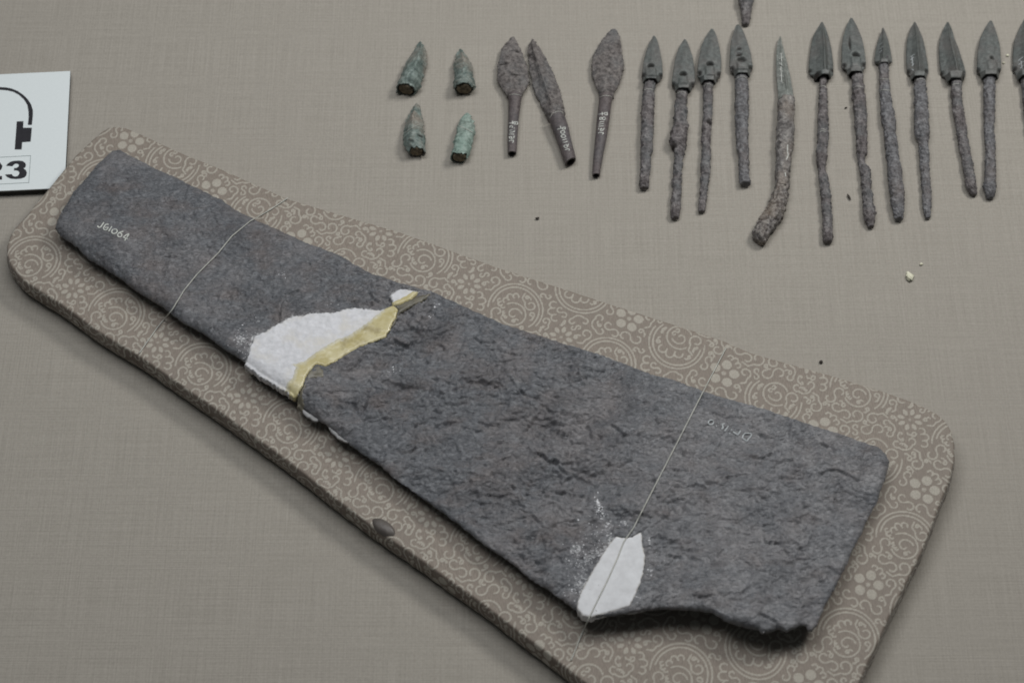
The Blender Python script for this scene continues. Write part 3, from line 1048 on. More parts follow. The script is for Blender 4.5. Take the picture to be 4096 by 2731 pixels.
# ------------------------------------------------------------------ arrowheads
def resample_profile(pts, n):
    pts = np.asarray(pts + [pts[0]], float)
    L = np.r_[0, np.cumsum(np.hypot(*np.diff(pts, axis=0).T))]
    s = np.linspace(0, L[-1], n, endpoint=False)
    return np.stack([np.interp(s, L, pts[:, 0]), np.interp(s, L, pts[:, 1])], 1)


NS = 56


def round_profile(n=NS, squash=1.0):
    a = -np.pi / 2 - np.linspace(0, 2 * np.pi, n, endpoint=False)
    return np.stack([np.cos(a), np.sin(a) * squash], 1)


# all profiles start at the bottom and run clockwise: bottom, left, top, right
def prof_ridge(h=0.62, off=0.05):
    return resample_profile([(0, -.42), (-.35, -.36), (-1, -.22), (-.94, -.08), (-.45, .16), (off - .12, h * .72), (off, h), (off + .12, h * .72),
                             (.5, .16), (.94, -.08), (1, -.22), (.35, -.36)], NS)


def prof_face():
    return resample_profile([(0, -.55), (-.30, -.30), (-1, -.02), (-.98, .14), (-.5, .25), (-.2, .36), (.2, .36), (.5, .25), (.98, .14), (1, -.02), (.30, -.30)], NS)


def prof_lens(h=0.3):
    return resample_profile([(0, -h), (-.55, -h * .85), (-.97, -.12), (-.99, .05), (-.6, h * .75), (-.12, h), (.12, h), (.6, h * .75), (.99, .05), (.97, -.12), (.55, -h * .85)], NS)


def prof_hex():
    return resample_profile([(0, -.7), (-.5, -.7), (-1, -.05), (-.62, .88), (0, .95), (.62, .88), (1, -.05), (.5, -.7)], NS)


def loft(st, step=0.42, amp=0.03, nscale=2.0, seed=1, z0=None, pits=(), raises=(), hollow=0.0, closed_tip=True, ridge_wobble=0.0, lumps=0.0, edge_rough=0.0, jag=0.0, wob=0.0):
    """st: list of (Lx,Ly,Rx,Ry,profile,zc). Returns verts, quads, tris, dirt"""
    L = np.array([P(a, b, z)[:2] for a, b, c, d, pr, z in st])
    Rr = np.array([P(c, d, z)[:2] for a, b, c, d, pr, z in st])
    zc = np.array([s[5] for s in st])
    C = (L + Rr) / 2
    cum = np.r_[0, np.cumsum(np.hypot(*np.diff(C, axis=0).T))]
    n = max(3, int(cum[-1] / step) + 1)
    s = np.linspace(0, cum[-1], n)
    f = lambda a: np.interp(s, cum, a)
    Cx, Cy, Zc = f(C[:, 0]), f(C[:, 1]), f(zc)
    Vx, Vy = f(Rr[:, 0] - L[:, 0]), f(Rr[:, 1] - L[:, 1])
    if n > 9:
        k = np.ones(5) / 5
        sm = lambda a: np.convolve(np.pad(a, 2, mode='edge'), k, 'valid')
        w0 = np.hypot(Vx, Vy)
        Cx, Cy = sm(Cx), sm(Cy)
    hw = np.hypot(Vx, Vy) / 2
    ux, uy = Vx / (2 * hw + 1e-9), Vy / (2 * hw + 1e-9)
    nrm = np.hypot(ux, uy)
    ux, uy = ux / nrm, uy / nrm
    if wob:
        fade = sstep(0, 8, s)
        wv = wob * perlin(s / 5.0, s * 0 + seed, seed) * fade
        Cx, Cy = Cx + ux * wv, Cy + uy * wv
        hw = hw * (1 + fade * (0.45 * wob * perlin(s / 3.2, s * 0 + 7.3, seed + 4) + 0.25 * wob * perlin(s / 1.3, s * 0 + 3.3, seed + 8)))
    profs = np.array([p_[4] for p_ in st])
    seg = np.clip(np.searchsorted(cum, s, side='right') - 1, 0, len(cum) - 2)
    t = np.clip((s - cum[seg]) / np.maximum(cum[seg + 1] - cum[seg], 1e-9), 0, 1)[:, None, None]
    pr = profs[seg] * (1 - t) + profs[seg + 1] * t
    ci = np.arange(NS) / NS
    SS, TT = np.meshgrid(s, ci * 2 * np.pi, indexing='ij')
    rad = hw[:, None] + 0 * TT
    # lay the unrolled skin on a noise field
    nz = fbm(SS / nscale + seed * 3.1, TT * np.maximum(rad, .8) / nscale, 4, seed) * amp
    nz = nz + lumps * np.maximum(0, fbm(SS / 5.5, TT * np.maximum(rad, .8) / 3.5, 3, seed + 50)) * 1.0 - lumps * 0.5 * np.maximum(0, fbm(SS / 3.5, TT * 1.1, 2, seed + 80))
    if edge_rough:
        nz = nz + edge_rough * perlin(SS / 1.5, (ci > .5)[None, :] * 7.0 + 0 * SS, seed + 9)
    g = (hw[:, None] * (1 + 0 * nz) + nz)
    U = pr[:, :, 0] * g
    Wd = pr[:, :, 1] * g
    X = Cx[:, None] + ux[:, None] * U
    Y = Cy[:, None] + uy[:, None] * U
    Z = Zc[:, None] + Wd
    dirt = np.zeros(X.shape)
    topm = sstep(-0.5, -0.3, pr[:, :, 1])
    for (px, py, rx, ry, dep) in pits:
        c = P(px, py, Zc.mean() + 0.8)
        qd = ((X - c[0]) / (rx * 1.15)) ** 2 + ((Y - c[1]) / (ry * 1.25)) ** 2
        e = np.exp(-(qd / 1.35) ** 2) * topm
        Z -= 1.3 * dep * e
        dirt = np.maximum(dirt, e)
    for (x0, y0, x1, y1, hgt) in raises:
        a, b = P(x0, y1, Zc.mean() + 1), P(x1, y0, Zc.mean() + 1)
        e = sstep(a[0] - .15, a[0] + .2, X) * sstep(b[0] + .15, b[0] - .2, X) * sstep(a[1] - .15, a[1] + .2, Y) * sstep(b[1] + .15, b[1] - .2, Y) * topm
        Z += hgt * e
    V = np.stack([X, Y, Z], -1)
    m = n
    if jag:
        ax = V[-1].mean(0) - V[-5].mean(0)
        ax /= np.linalg.norm(ax)
        jn = jag * fbm(np.cos(ci * 2 * np.pi) * 1.6 + seed, np.sin(ci * 2 * np.pi) * 1.6, 3, seed + 3)
        for kk in range(1, 9):
            V[-kk] += ax[None] * (jn * (1 - (kk - 1) / 8))[:, None]
    rings = [V]
    dr = [dirt]
    if hollow > 0:
        ax = V[-1].mean(0) - V[-4].mean(0)
        ax /= np.linalg.norm(ax)
        c = V[-1].mean(0)
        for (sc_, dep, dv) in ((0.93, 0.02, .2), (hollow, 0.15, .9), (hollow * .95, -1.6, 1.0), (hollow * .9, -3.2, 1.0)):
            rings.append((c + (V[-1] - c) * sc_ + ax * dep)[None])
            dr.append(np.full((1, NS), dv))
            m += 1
    V = np.concatenate(rings).reshape(-1, 3)
    dirt = np.concatenate(dr).ravel()
    i, j = np.meshgrid(np.arange(m - 1), np.arange(NS), indexing='ij')
    Q = np.stack([i * NS + j, (i + 1) * NS + j, (i + 1) * NS + (j + 1) % NS, i * NS + (j + 1) % NS], -1).reshape(-1, 4)
    nv = len(V)
    c0, c1_ = V[:NS].mean(0), V[-NS:].mean(0)
    V = np.concatenate([V, [c0], [c1_]])
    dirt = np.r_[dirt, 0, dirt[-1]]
    jj = np.arange(NS)
    T = np.concatenate([np.stack([np.full(NS, nv), jj, (jj + 1) % NS], 1),
                        np.stack([np.full(NS, nv + 1), (m - 1) * NS + (jj + 1) % NS, (m - 1) * NS + jj], 1)])
    return V, Q, T, dirt


def st_rows(rows, prof, z):
    """rows (y, xl, xr) horizontal stations"""
    return [(xl, y, xr, y, prof, z) for y, xl, xr in rows]


def loft_part(name, parent, st, mat, **kw):
    V, Q, T, dirt = loft(st, **kw)
    o = place(name, V, Q, mat, parent, T, attrs={'dirt': dirt})
    bv = BVHTree.FromPolygons(V.tolist(), Q.tolist())
    return o, bv


def ring_thread(bvh, parent, pts_px, w=2.6):
    strokes('binding_thread', bvh, [pts_px], w, M['nylon'], parent, 0.10)


RP = round_profile()
FACE = prof_face()
HEX = prof_hex()
PX = 9.1


def tail_rows(rows, z0, z1=None):
    """tang stations with z sinking from z0 to the tang's own radius"""
    out = []
    y0, y1 = rows[0][0], rows[-1][0]
    for y, xl, xr in rows:
        r = (xr - xl) / 2 / PX
        t = min(1, (y - y0) / max(1, (y1 - y0)) * 2.0)
        out.append((xl, y, xr, y, RP, z0 * (1 - t) + (r * 0.97) * t))
    return out


GRP = 'three-edged bronze arrowheads on iron tangs'


def bronze_arrow(label, head, base, collar, tang, kind='F', off=0.05, pits=(), raises=(), ties=(), seed=1, tmat='tang', lumps=0.22, dec=None, zh=2.7, tpits=()):
    """head: rows tip..barb; base: collar start; collar: end rows; tang rows"""
    y0, a, b = head[0]
    loc = P((tang[-1][1] + tang[-1][2]) / 2, tang[-1][0], 0)
    t = thing('bronze_arrowhead', label, 'arrowhead', (loc[0], loc[1], 0), GRP)
    pf = FACE if kind == 'F' else prof_ridge(0.80, off)
    st = st_rows(head, pf, zh)
    last = head[-1]
    yb, bl, br = base
    st += [(bl, yb, br, yb, HEX, zh)]
    st += [(l, y, r, y, HEX, zh) for y, l, r in collar]
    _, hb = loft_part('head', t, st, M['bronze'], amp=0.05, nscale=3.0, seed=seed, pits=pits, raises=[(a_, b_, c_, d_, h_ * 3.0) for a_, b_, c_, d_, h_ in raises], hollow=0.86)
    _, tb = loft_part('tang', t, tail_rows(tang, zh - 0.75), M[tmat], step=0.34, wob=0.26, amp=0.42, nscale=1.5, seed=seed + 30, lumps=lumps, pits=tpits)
    for tie in ties:
        ring_thread(tb, t, tie)
    for d_ in (dec or []):
        strokes('painted_mark', hb, d_, 3.6, M['paintfaint'], t, 0.08)
    return t, hb, tb


# -- eight to eleven: broad faces turned up, with a small hole and a plate
bronze_arrow('bronze arrowhead on a short thick tang, nearest to the iron leaf-shaped heads',
             [(143, 2613, 2619), (158, 2606, 2627), (172, 2597, 2633), (210, 2584, 2641), (249, 2574, 2649), (299, 2567, 2651), (312, 2568, 2648)],
             (318, 2571, 2640), [(333, 2570, 2634)],
             [(322, 2580, 2622), (337, 2578, 2622), (364, 2572, 2618), (421, 2568, 2618), (497, 2565, 2614), (597, 2563, 2611), (628, 2564, 2605), (700, 2561, 2599), (742, 2559, 2596), (757, 2562, 2590)],
             'F', pits=[(2603, 266, 1.1, .8, 1.8), (2572, 300, .7, .9, 1.2), (2645, 302, .8, .9, 1.3)], raises=[(2583, 276, 2622, 320, .3)],
             ties=[[(2576, 362), (2590, 356), (2604, 357), (2618, 364)]], seed=2)
bronze_arrow('bronze arrowhead whose tang bulges in a crusty lump halfway down',
             [(157, 2736, 2742), (172, 2727, 2751), (191, 2716, 2758), (230, 2702, 2771), (268, 2695, 2777), (325, 2687, 2781), (340, 2688, 2778)],
             (350, 2698, 2768), [(370, 2700, 2764)],
             [(358, 2708, 2752), (383, 2704, 2748), (459, 2697, 2746), (498, 2697, 2750), (515, 2690, 2750), (536, 2681, 2750), (560, 2678, 2748), (583, 2682, 2743), (600, 2697, 2741), (628, 2698, 2733), (750, 2690, 2725), (857, 2682, 2720), (876, 2686, 2714)],
             'F', pits=[(2732, 300, 1.2, .9, 1.9), (2692, 337, .7, .9, 1.2), (2773, 338, .8, .9, 1.3)], raises=[(2716, 312, 2748, 352, .3)],
             ties=[[(2706, 377), (2720, 368), (2734, 368), (2748, 378)]], seed=3, lumps=0.5, tmat='tang', tpits=[(2692, 592, .7, .7, 1.0)])
bronze_arrow('tall bronze arrowhead on a thin tang with one dark hole near its middle',
             [(115, 2845, 2851), (132, 2832, 2861), (153, 2819, 2869), (191, 2804, 2878), (249, 2792, 2886), (295, 2788, 2884), (312, 2790, 2878)],
             (318, 2800, 2868), [(338, 2803, 2864)],
             [(326, 2815, 2852), (344, 2813, 2852), (421, 2813, 2850), (497, 2809, 2846), (574, 2806, 2840), (628, 2806, 2844), (755, 2800, 2832), (844, 2793, 2819), (852, 2796, 2814)],
             'F', pits=[(2839, 261, 1.25, .9, 1.9), (2796, 293, .75, 1.0, 1.3), (2877, 298, .75, 1.0, 1.3)], raises=[(2823, 272, 2856, 316, .3)],
             ties=[[(2814, 347), (2824, 338), (2838, 337), (2850, 344)]], seed=4, lumps=0.14, tpits=[(2838, 493, .9, .9, 1.6)])
bronze_arrow('bronze arrowhead with ragged pitted face, its tip just under the entering stem',
             [(98, 2948, 2954), (110, 2940, 2964), (126, 2936, 2974), (165, 2924, 2988), (210, 2920, 3002), (268, 2917, 3012), (284, 2922, 3006)],
             (292, 2934, 3002), [(310, 2937, 3000)],
             [(300, 2945, 2990), (325, 2941, 2991), (383, 2941, 2995), (497, 2941, 2993), (597, 2947, 2993), (628, 2953, 2996), (715, 2957, 2996), (725, 2958, 3001), (736, 2960, 3001), (742, 2964, 2996)],
             'F', pits=[(2966, 242, 1.5, 1.0, 1.7), (2955, 198, .9, .8, .5), (2955, 222, 1.1, .9, .6), (2928, 275, .75, 1.0, 1.3), (3004, 272, .75, 1.0, 1.3)], raises=[(2950, 258, 2992, 294, .3)],
             ties=[[(2942, 320), (2958, 308), (2975, 306), (2988, 314)]], seed=5, tmat='tang_blue', lumps=0.12)
# -- right hand row: ridge turned up
bronze_arrow('broad bronze arrowhead with broken open socket on the longest thin wavy tang',
             [(88, 3285, 3291), (112, 3270, 3304), (142, 3252, 3315), (191, 3242, 3328), (249, 3235, 3335), (283, 3234, 3337), (298, 3240, 3334)],
             (300, 3254, 3330), [(316, 3258, 3324)],
             [(304, 3281, 3306), (325, 3278, 3305), (344, 3278, 3305), (383, 3276, 3309), (440, 3273, 3311), (497, 3271, 3314), (597, 3267, 3311), (628, 3265, 3307), (660, 3268, 3303), (675, 3272, 3298), (710, 3275, 3313), (787, 3284, 3323), (883, 3291, 3329), (940, 3291, 3333), (965, 3294, 3331), (975, 3302, 3324)],
             'R', 0.18, pits=[(3240, 277, .6, .7, .8), (3332, 276, .6, .7, .8), (3266, 308, 1.4, 1.3, 1.5)],
             ties=[[(3278, 348), (3292, 344), (3305, 348)], [(3276, 520), (3290, 516), (3304, 520)], [(3278, 528), (3290, 524), (3302, 528)]], seed=6, lumps=0.2)
bronze_arrow('tallest bronze arrowhead, on a crusty tang broken by a notch two thirds down',
             [(71, 3402, 3408), (88, 3394, 3418), (107, 3384, 3428), (153, 3372, 3447), (191, 3366, 3456), (249, 3365, 3464), (268, 3367, 3464), (280, 3380, 3456)],
             (288, 3387, 3453), [(304, 3389, 3454)],
             [(292, 3409, 3451), (314, 3409, 3453), (344, 3407, 3454), (421, 3414, 3464), (497, 3420, 3468), (564, 3425, 3468), (615, 3428, 3469), (640, 3431, 3458), (653, 3433, 3457), (668, 3437, 3470), (685, 3441, 3482), (755, 3447, 3485), (851, 3454, 3500), (883, 3457, 3498), (892, 3464, 3496), (911, 3470, 3492)],
             'F', pits=[(3423, 224, 1.3, .9, 1.9), (3398, 180, .4, 2.8, .8), (3375, 262, .75, .9, 1.3), (3458, 260, .75, .9, 1.3)], raises=[(3406, 236, 3440, 282, .3)],
             ties=[[(3410, 352), (3430, 346), (3452, 350)]], seed=7, lumps=0.42)
bronze_arrow('smallest bronze arrowhead, narrow triangle on a tang thicker than its neck',
             [(111, 3529, 3534), (130, 3524, 3543), (153, 3516, 3552), (191, 3504, 3562), (230, 3498, 3569), (246, 3498, 3570)],
             (252, 3512, 3558), [(262, 3514, 3556)],
             [(226, 3522, 3552), (236, 3516, 3556), (306, 3518, 3554), (383, 3518, 3563), (459, 3525, 3577), (536, 3536, 3585), (597, 3542, 3592), (691, 3552, 3607), (787, 3562, 3616), (857, 3571, 3615), (876, 3577, 3613), (883, 3583, 3608)],
             'R', -0.1, pits=[(3505, 250, .8, .9, 1.0), (3563, 250, .8, .9, 1.0)],
             ties=[[(3519, 318), (3535, 316), (3553, 319)], [(3520, 362), (3540, 360), (3560, 363)]], seed=8, tmat='tang_blue', lumps=0.14,
             dec=[[crop(3200, 0, .3826, [(840, 470), (860, 450)]), crop(3200, 0, .3826, [(835, 520), (862, 490)]), crop(3200, 0, .3826, [(830, 555), (855, 530)])]])
bronze_arrow('bronze arrowhead with pale marks on its dark left face, smooth straight tang',
             [(88, 3656, 3662), (102, 3648, 3670), (115, 3640, 3677), (153, 3629, 3694), (191, 3625, 3703), (249, 3624, 3713), (283, 3629, 3717), (296, 3636, 3712)],
             (304, 3640, 3708), [(322, 3643, 3706)],
             [(312, 3657, 3700), (325, 3657, 3701), (383, 3657, 3707), (459, 3657, 3715), (536, 3659, 3717), (564, 3672, 3714), (691, 3683, 3718), (787, 3689, 3725), (857, 3696, 3723), (876, 3702, 3718)],
             'R', 0.02, pits=[(3634, 280, .75, .9, 1.2), (3709, 279, .75, .9, 1.2)],
             ties=[[(3658, 326), (3672, 318), (3688, 316), (3702, 323)]], seed=9, tmat='tang_blue', lumps=0.1,
             dec=[[crop(3200, 0, .3826, l) for l in ([(1155, 600), (1195, 570)], [(1155, 630), (1190, 600)], [(1160, 665), (1185, 640)], [(1170, 695), (1190, 670)], [(1165, 725), (1190, 740)], [(1170, 600), (1180, 690)])]])
bronze_arrow('leaning bronze arrowhead with crusty broken socket and slanting tang',
             [(88, 3788, 3794), (102, 3780, 3802), (115, 3774, 3808), (153, 3759, 3820), (191, 3755, 3837), (249, 3757, 3856), (283, 3762, 3866), (300, 3770, 3864)],
             (308, 3778, 3862), [(330, 3788, 3850)],
             [(318, 3800, 3848), (337, 3806, 3847), (383, 3805, 3847), (459, 3814, 3856), (536, 3827, 3870), (564, 3833, 3873), (691, 3855, 3897), (755, 3866, 3906), (778, 3880, 3906), (786, 3888, 3902)],
             'R', 0.1, pits=[(3767, 287, .75, .9, 1.3), (3858, 286, .6, .8, .8), (3855, 315, .6, .8, 1.2)],
             ties=[[(3808, 341), (3820, 336), (3834, 335), (3846, 341)]], seed=10, lumps=0.25)
bronze_arrow('upright bronze arrowhead whose tang end meets the foot of the leaning one',
             [(82, 3960, 3966), (98, 3949, 3973), (115, 3938, 3980), (153, 3921, 3992), (191, 3912, 4000), (230, 3908, 4003), (279, 3907, 4005), (292, 3914, 4000)],
             (300, 3920, 3996), [(318, 3923, 3994)],
             [(306, 3936, 3982), (325, 3935, 3980), (383, 3933, 3979), (497, 3937, 3977), (597, 3942, 3981), (700, 3938, 3983), (735, 3934, 3984), (755, 3934, 3984), (780, 3942, 3980), (797, 3952, 3972)],
             'F', pits=[(3967, 237, .7, .7, 1.2), (3913, 280, .7, .9, 1.2), (3999, 283, .7, .9, 1.0)], raises=[(3952, 250, 3984, 290, .25)],
             ties=[], seed=11, tmat='tang_blue', lumps=0.2)
bronze_arrow('bronze arrowhead cut off by the right edge of the picture',
             [(75, 4097, 4103), (92, 4088, 4113), (115, 4076, 4125), (160, 4057, 4145), (214, 4051, 4155), (268, 4051, 4158), (284, 4058, 4152)],
             (302, 4064, 4148), [(322, 4069, 4145)],
             [(310, 4082, 4126), (330, 4084, 4126), (450, 4098, 4142), (600, 4116, 4160), (720, 4128, 4168), (740, 4134, 4162)],
             'R', 0.05, pits=[(4060, 268, .75, .9, 1.3)], seed=12, lumps=0.15,
             dec=[[crop(3200, 0, .3826, l) for l in ([(2280, 640), (2330, 600)], [(2285, 680), (2335, 645)], [(2300, 720), (2330, 690)], [(2310, 640), (2320, 720)])]])
# stem that enters from the top edge
bronze_arrow('iron arrow tang entering from the top edge, its dark end above a tip',
             [(-560, 2980, 2986), (-540, 2968, 2998), (-500, 2952, 3020), (-450, 2940, 3034), (-390, 2938, 3040), (-378, 2945, 3034)],
             (-370, 2952, 3024), [(-352, 2955, 3020)],
             [(-360, 2965, 3010), (-200, 2955, 3014), (0, 2955, 3015), (38, 2961, 3007), (77, 2966, 3001), (96, 2969, 2997), (105, 2974, 2993)],
             'F', seed=13, lumps=0.1)

# -- long curved one
loc = P(3030, 958, 0)
t = thing('bronze_arrowhead', 'long slender pale arrow point with a bent crusty tang curving to the left', 'arrowhead', (loc[0], loc[1], 0), GRP)
pr = prof_ridge(0.75, 0.1)
_, hb = loft_part('head', t, [(3119, 145, 3123, 145, pr, 2.2), (3110, 175, 3129, 175, pr, 2.3), (3106, 200, 3137, 200, pr, 2.4), (3104, 240, 3147, 240, pr, 2.6),
                              (3105, 306, 3163, 306, pr, 3.0), (3111, 364, 3173, 364, pr, 3.2), (3112, 405, 3177, 405, RP, 3.3)], M['pale'], amp=0.14, nscale=2.5, seed=21)
strokes('painted_mark', hb, [crop(2400, 0, .3827, l) for l in ([(1870, 570), (1905, 560)], [(1870, 620), (1915, 600)], [(1872, 660), (1912, 690)], [(1872, 720), (1910, 750)],
                                                             [(1875, 800), (1915, 800)], [(1880, 850), (1915, 870)], [(1895, 560), (1900, 690)], [(1890, 700), (1900, 860)])], 3.4, M['paint'], t)
_, tb = loft_part('tang', t, [(3113, 398, 3177, 398, RP, 3.3), (3112, 440, 3179, 440, RP, 3.3), (3105, 517, 3178, 517, RP, 3.4), (3104, 597, 3172, 597, RP, 3.3), (3103, 691, 3158, 691, RP, 3.1), (3098, 755, 3157, 755, RP, 3.1)],
                  M['tang_pale'], amp=0.42, nscale=1.8, seed=22, lumps=0.5, wob=0.25)
loft_part('tang_end', t, [(3098, 748, 3156, 752, RP, 3.0), (3090, 790, 3148, 800, RP, 3.1), (3070, 830, 3138, 848, RP, 3.2), (3050, 868, 3116, 893, RP, 3.2), (3022, 908, 3082, 938, RP, 2.9),
                          (3008, 936, 3060, 972, RP, 2.7), (3012, 952, 3046, 976, RP, 2.6)], M['tang_brown'], amp=0.6, nscale=1.8, seed=23, lumps=1.0)
strokes('paint_streak', tb, [crop(2500, 500, .6378, [(1020, 125), (1018, 165), (1024, 190), (1012, 220)]), crop(2500, 500, .6378, [(1005, 300), (1008, 325)])], 4.5, M['paint'], t)

# -- three leaf shaped iron heads
GL = 'leaf-shaped iron arrowheads with numbers on their sockets'
LENS = prof_lens(0.30)
LENS2 = prof_lens(0.34)
RIB = prof_ridge(0.52, -0.12)


def leaf_arrow(label, head, sock, seed, ties, num, pits=(), lens=LENS, htan=None):
    loc = P((sock[-1][0] + sock[-1][2]) / 2, sock[-1][1], 0)
    t = thing('leaf_arrowhead', label, 'arrowhead', (loc[0], loc[1], 0), GL)
    st = [(a, b, c, d, lens if i < len(head) - 2 else (lens * .4 + RP * .6 if i == len(head) - 2 else RP), 2.3) for i, (a, b, c, d) in enumerate(head)]
    _, hb = loft_part('leaf', t, st, M['leaf'], amp=0.34, nscale=1.5, seed=seed, lumps=0.55, pits=pits, edge_rough=0.3)
    st = []
    for i, (a, b, c, d) in enumerate(sock):
        r = math.hypot(c - a, d - b) / 2 / PX
        st.append((a, b, c, d, RP, max(r * .97, 2.3 if i == 0 else 0)))
    _, sb = loft_part('socket', t, st, M['socket'], amp=0.05, nscale=2.0, seed=seed + 3, hollow=0.72)
    for tie in ties:
        strokes('binding_thread', sb, [tie], 2.6, M['nylon'], t, 0.12)
    strokes('catalogue_number', sb, num, 4.2, M['paint'], t, 0.08)
    return t


z1 = lambda l: crop(1500, 100, .4254, l)


def row4(rows, f):
    return [(*f([(xl, y)])[0], *f([(xr, y)])[0]) for y, xl, xr in rows]


n5 = lambda l: crop(2000, 470, .0829, l)
leaf_arrow('smooth broad leaf-shaped iron arrowhead with numbered socket, leftmost iron one',
           row4([(110, 1295, 1310), (140, 1262, 1325), (180, 1222, 1345), (225, 1195, 1365), (270, 1180, 1388), (320, 1168, 1408), (380, 1155, 1425), (440, 1150, 1440), (500, 1150, 1448), (540, 1158, 1450), (570, 1172, 1440), (610, 1200, 1415), (650, 1232, 1392), (680, 1248, 1382)], z1),
           row4([(660, 1250, 1380), (690, 1250, 1378), (760, 1255, 1368), (900, 1252, 1350), (1050, 1246, 1340), (1215, 1248, 1330)], z1), 40,
           [z1([(1262, 660), (1285, 655), (1320, 653), (1355, 660), (1378, 670)])],
           [n5([(430, 1170), (490, 1120), (570, 1110), (650, 1110), (640, 1180), (600, 1240)]),
            n5([(620, 920), (700, 920), (660, 1000), (560, 1040), (470, 1020), (440, 950), (500, 920), (560, 960), (560, 1030)]),
            n5([(430, 825), (560, 815), (690, 825)]), n5([(460, 730), (600, 720), (700, 700), (690, 640)]), n5([(450, 640), (590, 620)]),
            n5([(480, 500), (480, 430), (560, 410), (610, 450), (600, 500), (560, 500)]), n5([(680, 510), (700, 540)]),
            n5([(430, 300), (520, 280), (640, 280)]), n5([(600, 180), (600, 330)]), n5([(650, 220), (840, 225), (850, 350), (680, 340), (650, 220)]), n5([(740, 230), (750, 340)])],
           pits=[(*z1([(1340, 255)])[0], .8, .5, .8), (*z1([(1200, 375)])[0], 1.6, .4, .7), (*z1([(1310, 485)])[0], 1.8, .35, .5)])
n6 = lambda l: crop(2200, 480, .0957, l)
leaf_arrow('narrow leaf-shaped iron arrowhead lying aslant against the leftmost one',
           [(*z1([(1472, 130)])[0], *z1([(1488, 128)])[0]), (*z1([(1448, 180)])[0], *z1([(1512, 160)])[0]), (*z1([(1436, 240)])[0], *z1([(1545, 205)])[0]),
            (*z1([(1440, 320)])[0], *z1([(1590, 275)])[0]), (*z1([(1452, 420)])[0], *z1([(1640, 365)])[0]), (*z1([(1470, 520)])[0], *z1([(1690, 460)])[0]),
            (*z1([(1492, 610)])[0], *z1([(1725, 555)])[0]), (*z1([(1530, 690)])[0], *z1([(1750, 640)])[0]), (*z1([(1565, 760)])[0], *z1([(1765, 710)])[0]),
            (*z1([(1595, 830)])[0], *z1([(1778, 780)])[0]), (*z1([(1635, 895)])[0], *z1([(1785, 845)])[0])],
           [(*z1([(1630, 885)])[0], *z1([(1775, 830)])[0]), (*z1([(1652, 940)])[0], *z1([(1795, 890)])[0]), (*z1([(1680, 1010)])[0], *z1([(1820, 965)])[0]), (*z1([(1715, 1100)])[0], *z1([(1840, 1060)])[0]),
            (*z1([(1745, 1190)])[0], *z1([(1862, 1150)])[0]), (*z1([(1775, 1280)])[0], *z1([(1885, 1240)])[0]), (*z1([(1790, 1318)])[0], *z1([(1890, 1270)])[0])], 50,
           [z1([(1640, 880), (1665, 840), (1710, 815), (1750, 815), (1780, 840)])],
           [n6([(620, 1270), (700, 1230), (790, 1220), (810, 1260), (780, 1290)]), n6([(770, 1010), (720, 1150), (640, 1170), (570, 1110), (640, 1050), (700, 1040), (680, 1100)]),
            n6([(540, 950), (640, 940), (740, 900)]), n6([(510, 855), (690, 800)]), n6(ell(560, 690, 95, 60)), n6(ell(530, 520, 90, 60)),
            n6([(300, 410), (420, 370), (520, 350)]), n6([(430, 260), (460, 380)]), n6([(500, 340), (630, 310), (640, 390), (540, 410), (500, 340)])],
           pits=[(*z1([(1445, 275)])[0], .8, .6, .9)], lens=RIB)
t3 = lambda a, b: (2400 + a * .3827, b * .3827)
h7 = [((2449, 116), (2463, 116)), ((2436, 128), (2469, 126)), ((2425, 140), (2474, 140)), ((2415, 151), (2480, 151)), ((2404, 170), (2483, 170)), ((2393, 188), (2486, 190)), ((2376, 219), (2489, 225)), ((2364, 262), (2497, 262)), ((2366, 300), (2491, 298)),
      ((2378, 330), (2477, 333)), ((2386, 350), (2469, 353)), ((2396, 375), (2455, 375)), ((2397, 392), (2452, 392))]
s7 = [((2397, 384), (2452, 384)), ((2396, 400), (2449, 400)), ((2393, 430), (2444, 430)), ((2387, 483), (2438, 483)), ((2381, 547), (2428, 547)), ((2374, 620), (2413, 620)), ((2369, 690), (2401, 690)), ((2369, 704), (2400, 704))]
n7 = lambda l: crop(2370, 420, .0893, l)
leaf_arrow('rough diamond-shaped iron arrowhead with numbered socket, lying alone',
           [(*a, *b) for a, b in h7], [(*a, *b) for a, b in s7], 60,
           [[(2398, 391), (2410, 385), (2425, 383), (2440, 385), (2450, 390)]],
           [n7([(240, 1280), (320, 1240), (480, 1250), (490, 1300), (420, 1330)]), n7([(530, 1050), (460, 1150), (360, 1170), (340, 1090), (420, 1060), (400, 1120)]), n7([(280, 1050), (270, 1110)]),
            n7([(260, 970), (500, 950)]), n7([(270, 880), (510, 850)]), n7([(330, 570), (330, 680), (430, 640), (410, 570), (330, 570)]), n7(ell(510, 615, 65, 65)),
            n7([(300, 800), (400, 760), (520, 760)]),
            n7([(250, 440), (380, 410), (500, 400)]), n7([(440, 330), (430, 480)]), n7([(520, 360), (660, 350), (660, 470), (560, 450), (520, 360)])],
           pits=[], lens=LENS2)

# -- four bronze caps with broken ends
GC = 'short bronze arrow points with broken hollow ends'
CP = prof_lens(0.62)


